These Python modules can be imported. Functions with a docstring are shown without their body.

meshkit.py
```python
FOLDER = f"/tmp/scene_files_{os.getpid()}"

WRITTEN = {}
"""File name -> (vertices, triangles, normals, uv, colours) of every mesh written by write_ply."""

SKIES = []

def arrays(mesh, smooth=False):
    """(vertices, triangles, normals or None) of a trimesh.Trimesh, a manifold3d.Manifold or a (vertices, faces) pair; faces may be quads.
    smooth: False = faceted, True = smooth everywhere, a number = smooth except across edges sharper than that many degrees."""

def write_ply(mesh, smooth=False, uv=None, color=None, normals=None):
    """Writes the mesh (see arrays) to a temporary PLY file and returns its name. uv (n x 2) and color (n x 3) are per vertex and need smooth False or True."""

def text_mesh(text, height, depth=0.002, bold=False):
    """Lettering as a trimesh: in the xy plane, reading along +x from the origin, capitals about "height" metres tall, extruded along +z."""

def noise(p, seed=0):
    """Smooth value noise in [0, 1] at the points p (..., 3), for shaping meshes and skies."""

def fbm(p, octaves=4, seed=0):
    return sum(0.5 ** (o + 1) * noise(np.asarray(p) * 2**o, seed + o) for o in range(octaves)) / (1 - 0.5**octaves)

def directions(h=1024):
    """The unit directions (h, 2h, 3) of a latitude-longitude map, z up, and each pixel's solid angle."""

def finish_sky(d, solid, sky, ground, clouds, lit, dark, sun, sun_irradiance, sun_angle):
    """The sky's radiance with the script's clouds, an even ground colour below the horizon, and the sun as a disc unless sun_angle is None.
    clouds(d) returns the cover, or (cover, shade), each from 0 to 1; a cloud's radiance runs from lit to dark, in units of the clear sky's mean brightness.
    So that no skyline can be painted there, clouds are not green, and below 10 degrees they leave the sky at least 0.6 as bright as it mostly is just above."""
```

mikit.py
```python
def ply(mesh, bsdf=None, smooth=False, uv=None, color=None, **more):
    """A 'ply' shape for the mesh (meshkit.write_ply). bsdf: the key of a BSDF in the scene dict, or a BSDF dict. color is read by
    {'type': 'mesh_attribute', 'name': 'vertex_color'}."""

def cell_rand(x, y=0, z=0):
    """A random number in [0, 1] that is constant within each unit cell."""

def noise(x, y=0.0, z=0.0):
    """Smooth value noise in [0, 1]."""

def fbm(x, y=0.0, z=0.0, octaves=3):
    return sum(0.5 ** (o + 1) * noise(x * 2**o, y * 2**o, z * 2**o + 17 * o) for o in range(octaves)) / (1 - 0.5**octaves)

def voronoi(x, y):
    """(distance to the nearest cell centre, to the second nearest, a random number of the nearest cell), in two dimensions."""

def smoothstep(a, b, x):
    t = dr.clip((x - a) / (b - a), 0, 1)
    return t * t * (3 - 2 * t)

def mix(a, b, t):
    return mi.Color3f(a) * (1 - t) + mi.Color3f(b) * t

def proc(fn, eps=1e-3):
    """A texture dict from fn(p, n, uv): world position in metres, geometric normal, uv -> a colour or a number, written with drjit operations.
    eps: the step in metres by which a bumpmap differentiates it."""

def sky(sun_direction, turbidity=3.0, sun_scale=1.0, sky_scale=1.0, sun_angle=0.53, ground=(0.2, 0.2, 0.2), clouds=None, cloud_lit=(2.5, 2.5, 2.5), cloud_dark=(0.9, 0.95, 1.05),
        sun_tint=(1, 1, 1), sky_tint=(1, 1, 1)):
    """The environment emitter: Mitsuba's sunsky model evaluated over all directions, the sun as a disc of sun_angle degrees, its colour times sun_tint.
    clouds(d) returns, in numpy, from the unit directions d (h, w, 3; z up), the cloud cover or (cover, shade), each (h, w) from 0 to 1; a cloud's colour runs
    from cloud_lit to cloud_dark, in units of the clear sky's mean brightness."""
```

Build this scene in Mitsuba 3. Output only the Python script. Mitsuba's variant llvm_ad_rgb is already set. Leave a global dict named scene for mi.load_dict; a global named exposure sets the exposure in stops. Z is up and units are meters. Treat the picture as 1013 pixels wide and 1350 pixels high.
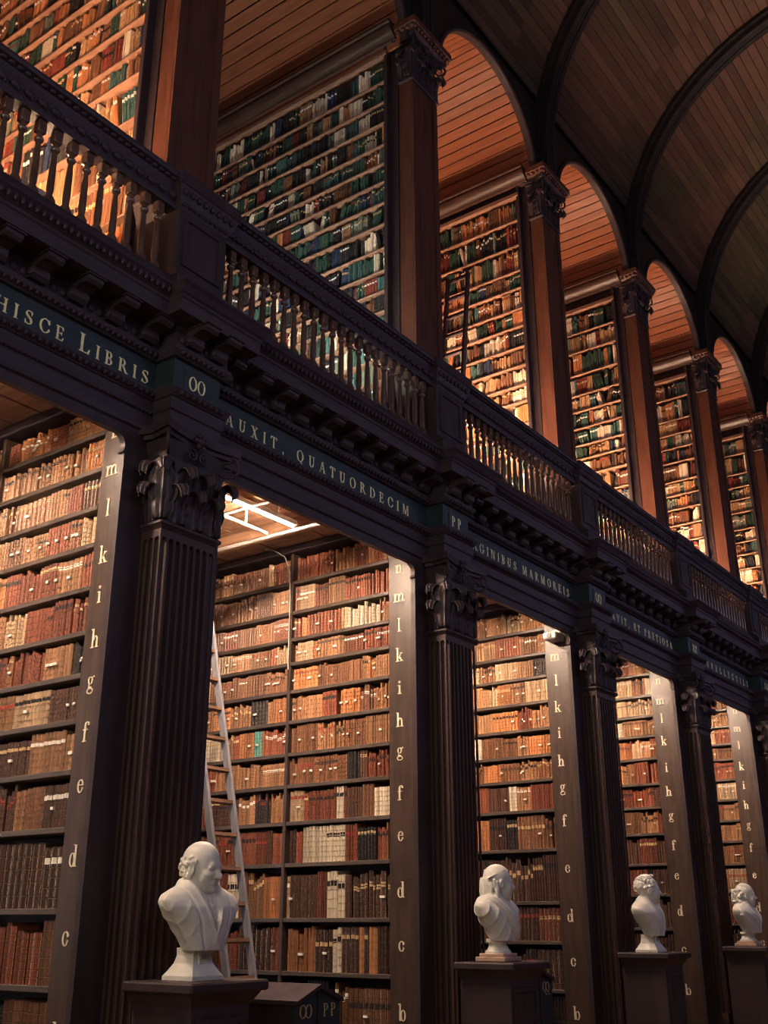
import math, random
import numpy as np, trimesh, mitsuba as mi, drjit as dr, mikit, meshkit
import manifold3d as m3
import shapely
from shapely import affinity
from shapely.geometry import Polygon, LineString, Point
from shapely.ops import unary_union
from mikit import noise, fbm, smoothstep, mix, cell_rand

PI = math.pi
rng = np.random.default_rng(11)
scene, labels = {}, {}
T = mi.ScalarTransform4f

# ------------------------------------------------------------------ camera
FOCAL = 1390.95
yaw, pitch, roll = (math.radians(a) for a in (35.986, 21.157, -0.119))
EYE = np.array([4.883, -4.292, 1.65])
FWD = np.array([-math.sin(yaw) * math.cos(pitch), math.cos(yaw) * math.cos(pitch), math.sin(pitch)])
RGT = np.cross(FWD, [0, 0, 1]); RGT /= np.linalg.norm(RGT)
UPV = np.cross(RGT, FWD)
RGT, UPV = math.cos(roll) * RGT + math.sin(roll) * UPV, -math.sin(roll) * RGT + math.cos(roll) * UPV
scene['camera'] = {'type': 'perspective', 'fov_axis': 'x', 'fov': math.degrees(2 * math.atan(1013 / 2 / FOCAL)), 'near_clip': 0.05, 'far_clip': 200.0,
                   'to_world': T().look_at(origin=EYE.tolist(), target=(EYE + FWD).tolist(), up=UPV.tolist())}
exposure = 4.0                      # the hall is dim: lamp radiances below are scaled by 1/16 to match

# ------------------------------------------------------------------ light levels (the emitters themselves are built with their lamps and windows)
DAY_NAVE = (0.90, 0.87, 1.42)          # daylight in the windows of the far side of the hall
DAY_NAVE_K = 2.1
DAY_END = (1.0, 0.89, 0.70)           # windows in the end wall behind the camera
DAY_END_K = 5.2
DAY_ALCOVE = (0.85, 1.0, 1.2)
DAY_ALCOVE_K = 0.8
STRIP = (1.0, 0.72, 0.52)             # warm strip lights under the alcove ceilings
STRIP_K = 1050.0
UPLIGHT = {0: ((1.0, 0.58, 0.34), 260), 1: ((1.0, 0.96, 0.86), 110), **{q: ((1.0, 0.62, 0.40), 380) for q in range(2, 7)}}

# ------------------------------------------------------------------ the plan: y of every partition; bay i lies between partitions i and i+1
PY = [-3.15, 0.0, 3.352, 6.40, 9.44, 12.54, 15.65, 18.75]
NB = 7
ORD = ['zeroth', 'first', 'second', 'third', 'fourth', 'fifth', 'sixth', 'seventh', 'eighth', 'ninth', 'tenth', 'eleventh', 'twelfth', 'thirteenth', 'fourteenth', 'fifteenth',
       'sixteenth', 'seventeenth', 'eighteenth', 'nineteenth', 'twentieth']


def ordinal(n):
    if n <= 20:
        return ORD[n]
    tens = {2: 'twenty', 3: 'thirty', 4: 'forty', 5: 'fifty', 6: 'sixty', 7: 'seventy', 8: 'eighty', 9: 'ninety'}
    t, o = divmod(n, 10)
    if t > 9:
        return 'far'
    return (tens[t][:-1] + 'ieth') if o == 0 else tens[t] + '-' + ORD[o]


# ------------------------------------------------------------------ helpers
def project(p):
    d = np.asarray(p, float) - EYE
    z = d @ FWD
    return 506.5 + FOCAL * (d @ RGT) / z, 675 - FOCAL * (d @ UPV) / z, z


def mesh(v, f):
    return (np.asarray(v, float), np.asarray(f, int))


def arr(m):
    if isinstance(m, trimesh.Trimesh):
        return np.array(m.vertices), np.array(m.faces)
    if hasattr(m, 'to_mesh'):
        q = m.to_mesh()
        return np.array(q.vert_properties[:, :3], float), np.array(q.tri_verts, int)
    return m


def cat(ms):
    vs, fs, n = [], [], 0
    for m in ms:
        v, f = arr(m)
        vs.append(v); fs.append(f + n); n += len(v)
    return np.vstack(vs), np.vstack(fs)


CF = np.array([[0, 2, 3], [0, 3, 1], [4, 5, 7], [4, 7, 6], [0, 1, 5], [0, 5, 4], [2, 6, 7], [2, 7, 3], [0, 4, 6], [0, 6, 2], [1, 3, 7], [1, 7, 5]])


def bx(x0, x1, y0, y1, z0, z1):
    v = np.array([[x, y, z] for z in (z0, z1) for y in (y0, y1) for x in (x0, x1)], float)
    return v, CF


def cb(x0, x1, y0, y1, z0, z1, c=0.008):
    """a box with chamfered edges"""
    pts = []
    for sx, X in ((1, x0), (-1, x1)):
        for sy, Y in ((1, y0), (-1, y1)):
            for sz, Z in ((1, z0), (-1, z1)):
                pts += [[X, Y + sy * c, Z + sz * c], [X + sx * c, Y, Z + sz * c], [X + sx * c, Y + sy * c, Z]]
    return arr(m3.Manifold.hull_points(np.array(pts)))


def frus(x0, x1, y0, y1, z0, X0, X1, Y0, Y1, z1):
    v = np.array([[x0, y0, z0], [x1, y0, z0], [x0, y1, z0], [x1, y1, z0], [X0, Y0, z1], [X1, Y0, z1], [X0, Y1, z1], [X1, Y1, z1]], float)
    return v, CF


def fixup(m):
    v, f = arr(m)
    t = v[f]
    if np.einsum('ij,ij->i', t[:, 0], np.cross(t[:, 1], t[:, 2])).sum() < 0:
        f = f[:, ::-1]
    return v, f


def ext(poly, h0, h1, axes):
    """a shapely polygon extruded from h0 to h1; axes 'yzx' puts the polygon's u, v and the extrusion on y, z and x"""
    polys = list(getattr(poly, 'geoms', [poly]))
    out = []
    for g in polys:
        if g.is_empty or g.area < 1e-9:
            continue
        t = trimesh.creation.extrude_polygon(g, h1 - h0, engine='earcut')
        v = np.array(t.vertices); v[:, 2] += h0
        w = np.empty_like(v)
        for i, a in enumerate(axes):
            w[:, 'xyz'.index(a)] = v[:, i]
        out.append(fixup((w, np.array(t.faces))))
    return cat(out)


def lathe(profile, n=16, cx=0, cy=0):
    """closed solid of revolution about z, profile [(r, z)] from bottom to top"""
    pr = np.array(profile, float)
    a = np.arange(n) * 2 * PI / n
    ring = np.stack([np.cos(a), np.sin(a)], -1)
    v = np.concatenate([np.column_stack([cx + r * ring[:, 0], cy + r * ring[:, 1], np.full(n, z)]) for r, z in pr])
    k = len(pr)
    v = np.vstack([v, [[cx, cy, pr[0, 1]], [cx, cy, pr[-1, 1]]]])
    f = []
    for i in range(k - 1):
        for j in range(n):
            p, q = i * n + j, i * n + (j + 1) % n
            f += [[p, q, q + n], [p, q + n, p + n]]
    for j in range(n):
        f += [[k * n, (j + 1) % n, j], [k * n + 1, (k - 1) * n + j, (k - 1) * n + (j + 1) % n]]
    return v, np.array(f)


def tube(path, r, n=8):
    """a round tube along a polyline; r a number or one per point"""
    P = np.array(path, float)
    r = np.broadcast_to(np.asarray(r, float), (len(P),))
    t = np.gradient(P, axis=0)
    t /= np.linalg.norm(t, axis=1, keepdims=True)
    ref = np.array([0.3, 0.5, 0.81])
    a = np.cross(t, ref); a /= np.linalg.norm(a, axis=1, keepdims=True)
    b = np.cross(t, a)
    ang = np.arange(n) * 2 * PI / n
    v = (P[:, None] + r[:, None, None] * (np.cos(ang)[None, :, None] * a[:, None] + np.sin(ang)[None, :, None] * b[:, None])).reshape(-1, 3)
    f = []
    for i in range(len(P) - 1):
        for j in range(n):
            p, q = i * n + j, i * n + (j + 1) % n
            f += [[p, q, q + n], [p, q + n, p + n]]
    for j in range(1, n - 1):
        f += [[0, j + 1, j], [(len(P) - 1) * n, (len(P) - 1) * n + j, (len(P) - 1) * n + j + 1]]
    return fixup((v, np.array(f)))


def solid_grid(P, off):
    """a sheet (n, m, 3) given thickness along the vector(s) off"""
    n, m = P.shape[:2]
    A, B = P.reshape(-1, 3), (P + off).reshape(-1, 3)
    v = np.vstack([A, B]); N = n * m
    f = []
    for i in range(n - 1):
        for j in range(m - 1):
            a, b, c, d = i * m + j, i * m + j + 1, (i + 1) * m + j + 1, (i + 1) * m + j
            f += [[a, b, c], [a, c, d], [a + N, c + N, b + N], [a + N, d + N, c + N]]
    edge = [j for j in range(m)] + [i * m + m - 1 for i in range(1, n)] + [(n - 1) * m + j for j in range(m - 2, -1, -1)] + [i * m for i in range(n - 2, 0, -1)]
    for a, b in zip(edge, edge[1:] + edge[:1]):
        f += [[a, a + N, b + N], [a, b + N, b]]
    return fixup((v, np.array(f)))


def move(m, x=0, y=0, z=0):
    v, f = arr(m)
    return v + [x, y, z], f


def rotz(m, a):
    v, f = arr(m)
    c, s = math.cos(a), math.sin(a)
    return np.column_stack([c * v[:, 0] - s * v[:, 1], s * v[:, 0] + c * v[:, 1], v[:, 2]]), f


_BALL = None


def ball(x, y, z, rx, ry, rz, sub=0):
    global _BALL
    if _BALL is None:
        _BALL = {s: arr(trimesh.creation.icosphere(subdivisions=s)) for s in (0, 1, 2)}
    v, f = _BALL[sub]
    return v * [rx, ry, rz] + [x, y, z], f


_count = {}


def numbered(base):
    n = _count.get(base, 0)
    _count[base] = n + 1
    return base if n == 0 else f'{base}_{n:03d}'


def ply(m, bsdf, smooth=False, **k):
    return mikit.ply(arr(m) if not isinstance(m, trimesh.Trimesh) else m, bsdf, smooth=smooth, **k)


def thing(base, label, category, group=None):
    key = numbered(base)
    labels[key] = {'label': label, 'category': category}
    if group:
        labels[key]['group'] = group
    return key


def struct(base, label=None):
    key = numbered(base)
    labels[key] = {'kind': 'structure'}
    if label:
        labels[key]['label'] = label
    return key


def part(parent, base, shape, bsdf=None, smooth=False, tr=None, label=None, stuff=False):
    """one entry: shape is a mesh or a ready ply dict"""
    key = numbered(parent + '__' + base)
    d = dict(shape) if isinstance(shape, dict) else ply(shape, bsdf, smooth)
    if tr is not None:
        d['to_world'] = tr if not isinstance(tr, (tuple, list)) else T().translate(list(tr))
    scene[key] = d
    if label or stuff:
        labels[key] = {}
        if label:
            labels[key]['label'] = label
        if stuff:
            labels[key]['kind'] = 'stuff'
    return key


def whole(key, shape, bsdf=None, smooth=False, tr=None):
    d = dict(shape) if isinstance(shape, dict) else ply(shape, bsdf, smooth)
    if tr is not None:
        d['to_world'] = T().translate(list(tr))
    scene[key] = d
    return key


# ------------------------------------------------------------------ materials
def principled(color, rough=0.5, spec=0.5, **k):
    c = color if isinstance(color, dict) else {'type': 'rgb', 'value': list(color)}
    return {'type': 'twosided', 'bsdf': {'type': 'principled', 'base_color': c, 'roughness': rough, 'specular': spec, **k}}


def grain(lo, hi, sx, sy, sz):
    def fn(p, n, uv):
        g = fbm(p.x * sx, p.y * sy, p.z * sz, octaves=4)
        g2 = noise(p.x * 1.3 + 7.0, p.y * 1.3, p.z * 1.3)
        return mix(lo, hi, dr.clip(smoothstep(0.25, 0.75, g) * 0.75 + g2 * 0.35 - 0.05, 0, 1))
    return mikit.proc(fn)


VC = {'type': 'mesh_attribute', 'name': 'vertex_color'}


def vgrain(amount, sx, sy, sz):
    """grain of brightness for planks; the plank's own tone is given by the cell of its place across the planking"""
    def fn(p, n, uv):
        return dr.clip(1.0 - amount + amount * 2 * fbm(p.x * sx, p.y * sy, p.z * sz, octaves=3), 0.0, 1.6)
    return mikit.proc(fn)


scene['dark_oak'] = principled(grain((0.032, 0.022, 0.025), (0.046, 0.030, 0.033), 12, 12, 2.0), 0.5, 0.28)
scene['dark_oak_long'] = principled(grain((0.031, 0.022, 0.027), (0.047, 0.032, 0.038), 14, 2.0, 14), 0.5, 0.28)
scene['red_oak'] = principled(grain((0.062, 0.023, 0.015), (0.10, 0.037, 0.023), 25, 25, 2.2), 0.45, 0.4)
scene['cornice_oak'] = principled(grain((0.030, 0.014, 0.010), (0.058, 0.026, 0.018), 3, 25, 25), 0.42, 0.45)
scene['panel_oak'] = principled(grain((0.040, 0.025, 0.020), (0.066, 0.041, 0.032), 30, 30, 2.5), 0.4, 0.45)
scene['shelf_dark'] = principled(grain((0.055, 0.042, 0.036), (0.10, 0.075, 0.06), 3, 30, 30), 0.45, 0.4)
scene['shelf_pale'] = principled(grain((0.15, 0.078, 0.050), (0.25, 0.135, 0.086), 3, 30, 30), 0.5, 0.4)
scene['pilaster_oak'] = principled(grain((0.044, 0.025, 0.022), (0.060, 0.033, 0.028), 9, 9, 1.5), 0.5, 0.25)
scene['baluster_wood'] = principled(grain((0.06, 0.030, 0.02), (0.12, 0.065, 0.042), 30, 30, 4), 0.25, 0.7, clearcoat=0.8, clearcoat_gloss=0.85)
scene['frieze_blue'] = principled(grain((0.014, 0.026, 0.028), (0.020, 0.037, 0.040), 9, 9, 9), 0.45, 0.4)
scene['gold_paint'] = principled((0.86, 0.79, 0.42), 0.45, 0.5)
scene['cream_paint'] = principled((0.62, 0.56, 0.42), 0.5, 0.4)
scene['gold_dim'] = principled((0.42, 0.33, 0.16), 0.45, 0.5)
scene['white_paint'] = principled((0.55, 0.52, 0.48), 0.45, 0.4)
scene['grey_wood'] = principled(grain((0.15, 0.15, 0.165), (0.23, 0.23, 0.25), 30, 30, 3), 0.5, 0.4)
scene['rung_wood'] = principled(grain((0.10, 0.055, 0.035), (0.2, 0.11, 0.07), 30, 4, 30), 0.45, 0.4)
scene['paper'] = principled((0.62, 0.52, 0.38), 0.8, 0.2)
scene['book'] = principled(VC, 0.42, 0.45)
scene['cloth_book'] = principled(VC, 0.6, 0.35)
scene['label_white'] = principled((0.80, 0.76, 0.66), 0.6, 0.3)
scene['label_red'] = principled((0.30, 0.045, 0.03), 0.45, 0.4)
scene['label_black'] = principled((0.025, 0.02, 0.02), 0.45, 0.4)
scene['label_tan'] = principled((0.52, 0.36, 0.18), 0.5, 0.4)


def marble_fn(p, n, uv):
    g = fbm(p.x * 9, p.y * 9, p.z * 9, octaves=4)
    v = dr.abs(fbm(p.x * 5 + 3, p.y * 5, p.z * 5, octaves=4) - 0.5)
    c = mix((0.58, 0.56, 0.50), (0.70, 0.68, 0.61), g)
    return c * (1 - 0.05 * smoothstep(0.04, 0.0, v))


scene['marble'] = principled(mikit.proc(marble_fn), 0.45, 0.4)
scene['marble_aged'] = principled(grain((0.33, 0.21, 0.15), (0.52, 0.36, 0.27), 8, 8, 8), 0.45, 0.4)


def vault_fn(p, n, uv):
    ang = dr.atan2(p.z - 11.6, 3.22 - p.x)
    k = dr.floor(ang * 3.57 / 0.14)
    seg = dr.floor((p.y + 40) / 3.05)
    t = cell_rand(k, seg, 3)
    g = fbm(p.y * 1.2, k * 7.3, p.z * 14, octaves=3)
    gr = fbm(p.x * 0.7, p.y * 0.5, p.z * 0.7, octaves=3)
    c = mix((0.036, 0.026, 0.021), (0.100, 0.064, 0.046), dr.clip(t * 0.75 + g * 0.5 - 0.12, 0, 1))
    return c * mix((1.08, 0.93, 0.9), (0.72, 0.98, 0.76), smoothstep(0.4, 0.66, gr))


scene['vault_wood'] = principled(mikit.proc(vault_fn), 0.55, 0.35)


def lunette_fn(p, n, uv):
    g = fbm(p.x * 2.5, p.y * 30, p.z * 30, octaves=3)
    return mix((0.17, 0.055, 0.026), (0.30, 0.105, 0.048), g)


scene['lunette_wood'] = principled(mikit.proc(lunette_fn), 0.5, 0.35)
scene['alcove_board'] = principled(grain((0.16, 0.085, 0.05), (0.34, 0.19, 0.11), 2.5, 22, 22), 0.6, 0.3)
scene['black_wood'] = principled(grain((0.010, 0.009, 0.010), (0.022, 0.018, 0.018), 14, 14, 14), 0.5, 0.35)
scene['plaster'] = principled((0.22, 0.17, 0.13), 0.8, 0.2)


def floor_fn(p, n, uv):
    k = dr.floor(p.y / 0.16)
    t = cell_rand(k, dr.floor((p.x + cell_rand(k, 5) * 3) / 2.2), 1)
    g = fbm(p.x * 2, p.y * 30, 0, octaves=3)
    return mix((0.07, 0.038, 0.022), (0.16, 0.09, 0.05), dr.clip(t * 0.6 + g * 0.5, 0, 1))


scene['floor_wood'] = principled(mikit.proc(floor_fn), 0.35, 0.5)
scene['lamp_metal'] = principled((0.35, 0.33, 0.31), 0.4, 0.5)


def emit(color, k, weight=1.0):
    return {'type': 'area', 'radiance': {'type': 'rgb', 'value': [c * k / 16.0 for c in color]}, 'sampling_weight': float(weight)}


# ------------------------------------------------------------------ serif lettering, drawn as polygons (cap height 1)
SW, SN = 0.15, 0.06


def rect(x0, y0, x1, y1):
    return shapely.box(x0, y0, x1, y1)


def stem(x, y0=0.0, y1=1.0, w=SW, top=True, bot=True):
    s = [rect(x, y0, x + w, y1)]
    e = 0.085
    if bot:
        s.append(Polygon([(x - e, y0), (x + w + e, y0), (x + w + e, y0 + 0.035), (x + w, y0 + 0.075), (x, y0 + 0.075), (x - e, y0 + 0.035)]))
    if top:
        s.append(Polygon([(x - e, y1), (x + w + e, y1), (x + w + e, y1 - 0.035), (x + w, y1 - 0.075), (x, y1 - 0.075), (x - e, y1 - 0.035)]))
    return unary_union(s)


def slant(x0, y0, x1, y1, w):
    return Polygon([(x0, y0), (x0 + w, y0), (x1 + w, y1), (x1, y1)])


def ser(x0, x1, y, up=1):
    return rect(x0, min(y, y + 0.05 * up), x1, max(y, y + 0.05 * up))


def ell(cx, cy, rx, ry):
    return affinity.scale(Point(cx, cy).buffer(1, 16), rx, ry)


def ring(cx, cy, rx, ry, tx=SW, ty=SN):
    return ell(cx, cy, rx, ry).difference(ell(cx, cy, rx - tx, ry - ty))


def glyph(ch):
    u = unary_union
    if ch == 'I': return u([stem(0.1)]), 0.36
    if ch == 'H': return u([stem(0.1), stem(0.62), rect(0.2, 0.47, 0.7, 0.54)]), 0.88
    if ch == 'L': return u([stem(0.1), rect(0.1, 0, 0.62, 0.06), Polygon([(0.62, 0), (0.66, 0.28), (0.6, 0.28), (0.52, 0.05)])]), 0.7
    if ch == 'E': return u([stem(0.1), rect(0.1, 0, 0.6, 0.06), rect(0.1, 0.94, 0.58, 1), rect(0.2, 0.49, 0.48, 0.545), rect(0.45, 0.38, 0.5, 0.65), Polygon([(0.6, 0), (0.66, 0.26), (0.61, 0.26), (0.5, 0.05)]), Polygon([(0.58, 1), (0.6, 0.76), (0.55, 0.76), (0.46, 0.95)])]), 0.72
    if ch == 'F': return u([stem(0.1), rect(0.1, 0.94, 0.58, 1), rect(0.2, 0.47, 0.48, 0.53), rect(0.45, 0.36, 0.5, 0.64)]), 0.64
    if ch == 'T': return u([stem(0.27, top=False), rect(0.0, 0.94, 0.7, 1), Polygon([(0, 1), (-0.02, 0.74), (0.03, 0.74), (0.14, 0.95)]), Polygon([(0.7, 1), (0.72, 0.74), (0.67, 0.74), (0.56, 0.95)])]), 0.74
    if ch == 'A': return u([slant(0.08, 0, 0.36, 1, SN), slant(0.6, 0, 0.32, 1, SW), rect(0.2, 0.32, 0.6, 0.375), ser(-0.02, 0.22, 0), ser(0.52, 0.84, 0)]), 0.86
    if ch == 'V': return u([slant(0.3, 0, 0.06, 1, SW), slant(0.36, 0, 0.64, 1, SN), ser(-0.02, 0.3, 1, -1), ser(0.55, 0.8, 1, -1)]), 0.8
    if ch == 'U': return u([rect(0.1, 0.3, 0.25, 1), rect(0.6, 0.3, 0.66, 1), ring(0.38, 0.32, 0.28, 0.33, 0.14, 0.07).intersection(rect(0, -0.1, 1, 0.32)), ser(0.0, 0.35, 1, -1), ser(0.5, 0.76, 1, -1)]), 0.82
    if ch == 'X': return u([slant(0.56, 0, 0.08, 1, SW), slant(0.1, 0, 0.58, 1, SN), ser(-0.01, 0.27, 0), ser(0.5, 0.8, 0), ser(0.0, 0.3, 1, -1), ser(0.48, 0.74, 1, -1)]), 0.8
    if ch == 'O': return ring(0.46, 0.5, 0.42, 0.52), 0.94
    if ch == 'Q': return u([ring(0.46, 0.5, 0.42, 0.52), Polygon([(0.42, 0.04), (0.56, 0.04), (0.86, -0.24), (1.02, -0.22), (0.98, -0.28), (0.8, -0.3)])]), 0.98
    if ch == 'C': return u([ring(0.46, 0.5, 0.42, 0.52).difference(Polygon([(0.5, 0.5), (1.2, 0.95), (1.2, 0.1)])), rect(0.72, 0.68, 0.78, 1.0)]), 0.84
    if ch == 'G': return u([ring(0.46, 0.5, 0.42, 0.52).difference(Polygon([(0.5, 0.5), (1.2, 0.95), (1.2, 0.3)])), rect(0.72, 0.68, 0.78, 1.0), rect(0.68, 0.06, 0.82, 0.42), ser(0.58, 0.92, 0.42)]), 0.96
    if ch == 'D': return u([stem(0.1), ring(0.3, 0.5, 0.5, 0.5).intersection(rect(0.25, -0.1, 1, 1.1)), rect(0.1, 0, 0.32, 0.055), rect(0.1, 0.945, 0.32, 1)]), 0.88
    if ch == 'P': return u([stem(0.1), ring(0.32, 0.73, 0.3, 0.27, 0.14, 0.05).intersection(rect(0.25, 0, 1, 1.1)), rect(0.2, 0.46, 0.34, 0.51), rect(0.1, 0.95, 0.34, 1)]), 0.7
    if ch == 'R': return u([stem(0.1), ring(0.32, 0.74, 0.28, 0.26, 0.14, 0.05).intersection(rect(0.25, 0, 1, 1.1)), rect(0.2, 0.48, 0.34, 0.53), rect(0.1, 0.95, 0.34, 1), slant(0.64, 0, 0.32, 0.5, 0.15), ser(0.62, 0.86, 0)]), 0.84
    if ch == 'B': return u([stem(0.1), ring(0.32, 0.75, 0.26, 0.25, 0.13, 0.05).intersection(rect(0.25, 0, 1, 1.1)), ring(0.32, 0.265, 0.31, 0.265, 0.14, 0.055).intersection(rect(0.25, -0.1, 1, 1.1)), rect(0.1, 0.95, 0.34, 1), rect(0.1, 0, 0.34, 0.055), rect(0.2, 0.48, 0.34, 0.53)]), 0.74
    if ch == 'M': return u([slant(0.1, 0, 0.14, 1, SN), slant(0.78, 0, 0.74, 1, SW), slant(0.43, 0.05, 0.12, 1, SW), slant(0.46, 0.05, 0.78, 1, SN), ser(0.0, 0.26, 0), ser(0.68, 1.02, 0), ser(0.03, 0.25, 1, -1), ser(0.72, 0.98, 1, -1)]), 1.06
    if ch == 'N': return u([rect(0.12, 0, 0.18, 1), rect(0.68, 0, 0.74, 1), slant(0.6, 0, 0.1, 1, SW), ser(0.02, 0.28, 0), ser(0.0, 0.2, 1, -1), ser(0.58, 0.84, 1, -1)]), 0.88
    if ch == 'S':
        c = [(0.54, 0.82), (0.5, 0.92), (0.36, 0.965), (0.2, 0.93), (0.13, 0.8), (0.16, 0.66), (0.32, 0.54), (0.46, 0.44), (0.55, 0.3), (0.52, 0.13), (0.38, 0.035), (0.2, 0.06), (0.1, 0.2)]
        spine = [(0.14, 0.74), (0.2, 0.64), (0.32, 0.55), (0.44, 0.46), (0.52, 0.35), (0.54, 0.24)]
        return u([LineString(c).buffer(0.035), LineString(spine).buffer(0.075), rect(0.51, 0.7, 0.56, 0.98), rect(0.07, 0.02, 0.12, 0.3)]), 0.68
    if ch == ',': return Polygon([(0.1, 0.02), (0.2, 0.12), (0.27, 0.02), (0.2, -0.16), (0.12, -0.2), (0.16, -0.06)]), 0.36
    # lower case, x height 0.62
    s = 0.14
    if ch == 'i': return u([stem(0.1, 0, 0.62, s, top=False), rect(0.02, 0.57, 0.2, 0.62), Point(0.17, 0.85).buffer(0.09)]), 0.34
    if ch == 'l': return u([stem(0.1, 0, 1, s, top=False), rect(0.01, 0.95, 0.2, 1)]), 0.34
    if ch == 'h': return u([stem(0.1, 0, 1, s, top=False), rect(0.01, 0.95, 0.2, 1), ring(0.36, 0.4, 0.2, 0.23, 0.13, 0.07).intersection(rect(0.2, 0.4, 1, 1)), stem(0.43, 0, 0.42, 0.13, top=False)]), 0.68
    if ch == 'n': return u([stem(0.1, 0, 0.62, s, top=False), rect(0.01, 0.57, 0.2, 0.62), ring(0.36, 0.4, 0.2, 0.23, 0.13, 0.07).intersection(rect(0.2, 0.4, 1, 1)), stem(0.43, 0, 0.42, 0.13, top=False)]), 0.68
    if ch == 'm': return u([glyph('n')[0], affinity.translate(ring(0.36, 0.4, 0.2, 0.23, 0.13, 0.07).intersection(rect(0.2, 0.4, 1, 1)), 0.34), stem(0.77, 0, 0.42, 0.13, top=False)]), 1.0
    if ch == 'k': return u([stem(0.1, 0, 1, s, top=False), rect(0.01, 0.95, 0.2, 1), slant(0.2, 0.22, 0.46, 0.6, 0.07), slant(0.46, 0, 0.26, 0.34, 0.15), ser(0.4, 0.66, 0), ser(0.38, 0.6, 0.62, -1)]), 0.68
    if ch == 'g': return u([ring(0.3, 0.42, 0.2, 0.21, 0.11, 0.05), ring(0.31, -0.1, 0.25, 0.17, 0.07, 0.06), rect(0.16, 0.05, 0.42, 0.13), slant(0.14, 0.03, 0.2, 0.24, 0.06), Point(0.54, 0.6).buffer(0.055), rect(0.42, 0.56, 0.54, 0.6)]), 0.62
    if ch == 'f': return u([stem(0.14, 0, 0.8, s, top=False), rect(0.03, 0.56, 0.42, 0.62), ring(0.33, 0.8, 0.19, 0.2, 0.13, 0.07).intersection(rect(0, 0.8, 1, 1.1)), Point(0.44, 0.86).buffer(0.075)]), 0.46
    if ch == 'e': return u([ring(0.3, 0.31, 0.24, 0.33, 0.12, 0.055).difference(Polygon([(0.28, 0.335), (0.9, 0.335), (0.9, 0.03)])), rect(0.1, 0.33, 0.52, 0.385)]), 0.6
    if ch == 'c': return u([ring(0.3, 0.31, 0.24, 0.33, 0.12, 0.055).difference(Polygon([(0.32, 0.33), (0.9, 0.56), (0.9, 0.05)])), Point(0.44, 0.5).buffer(0.075)]), 0.58
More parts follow.
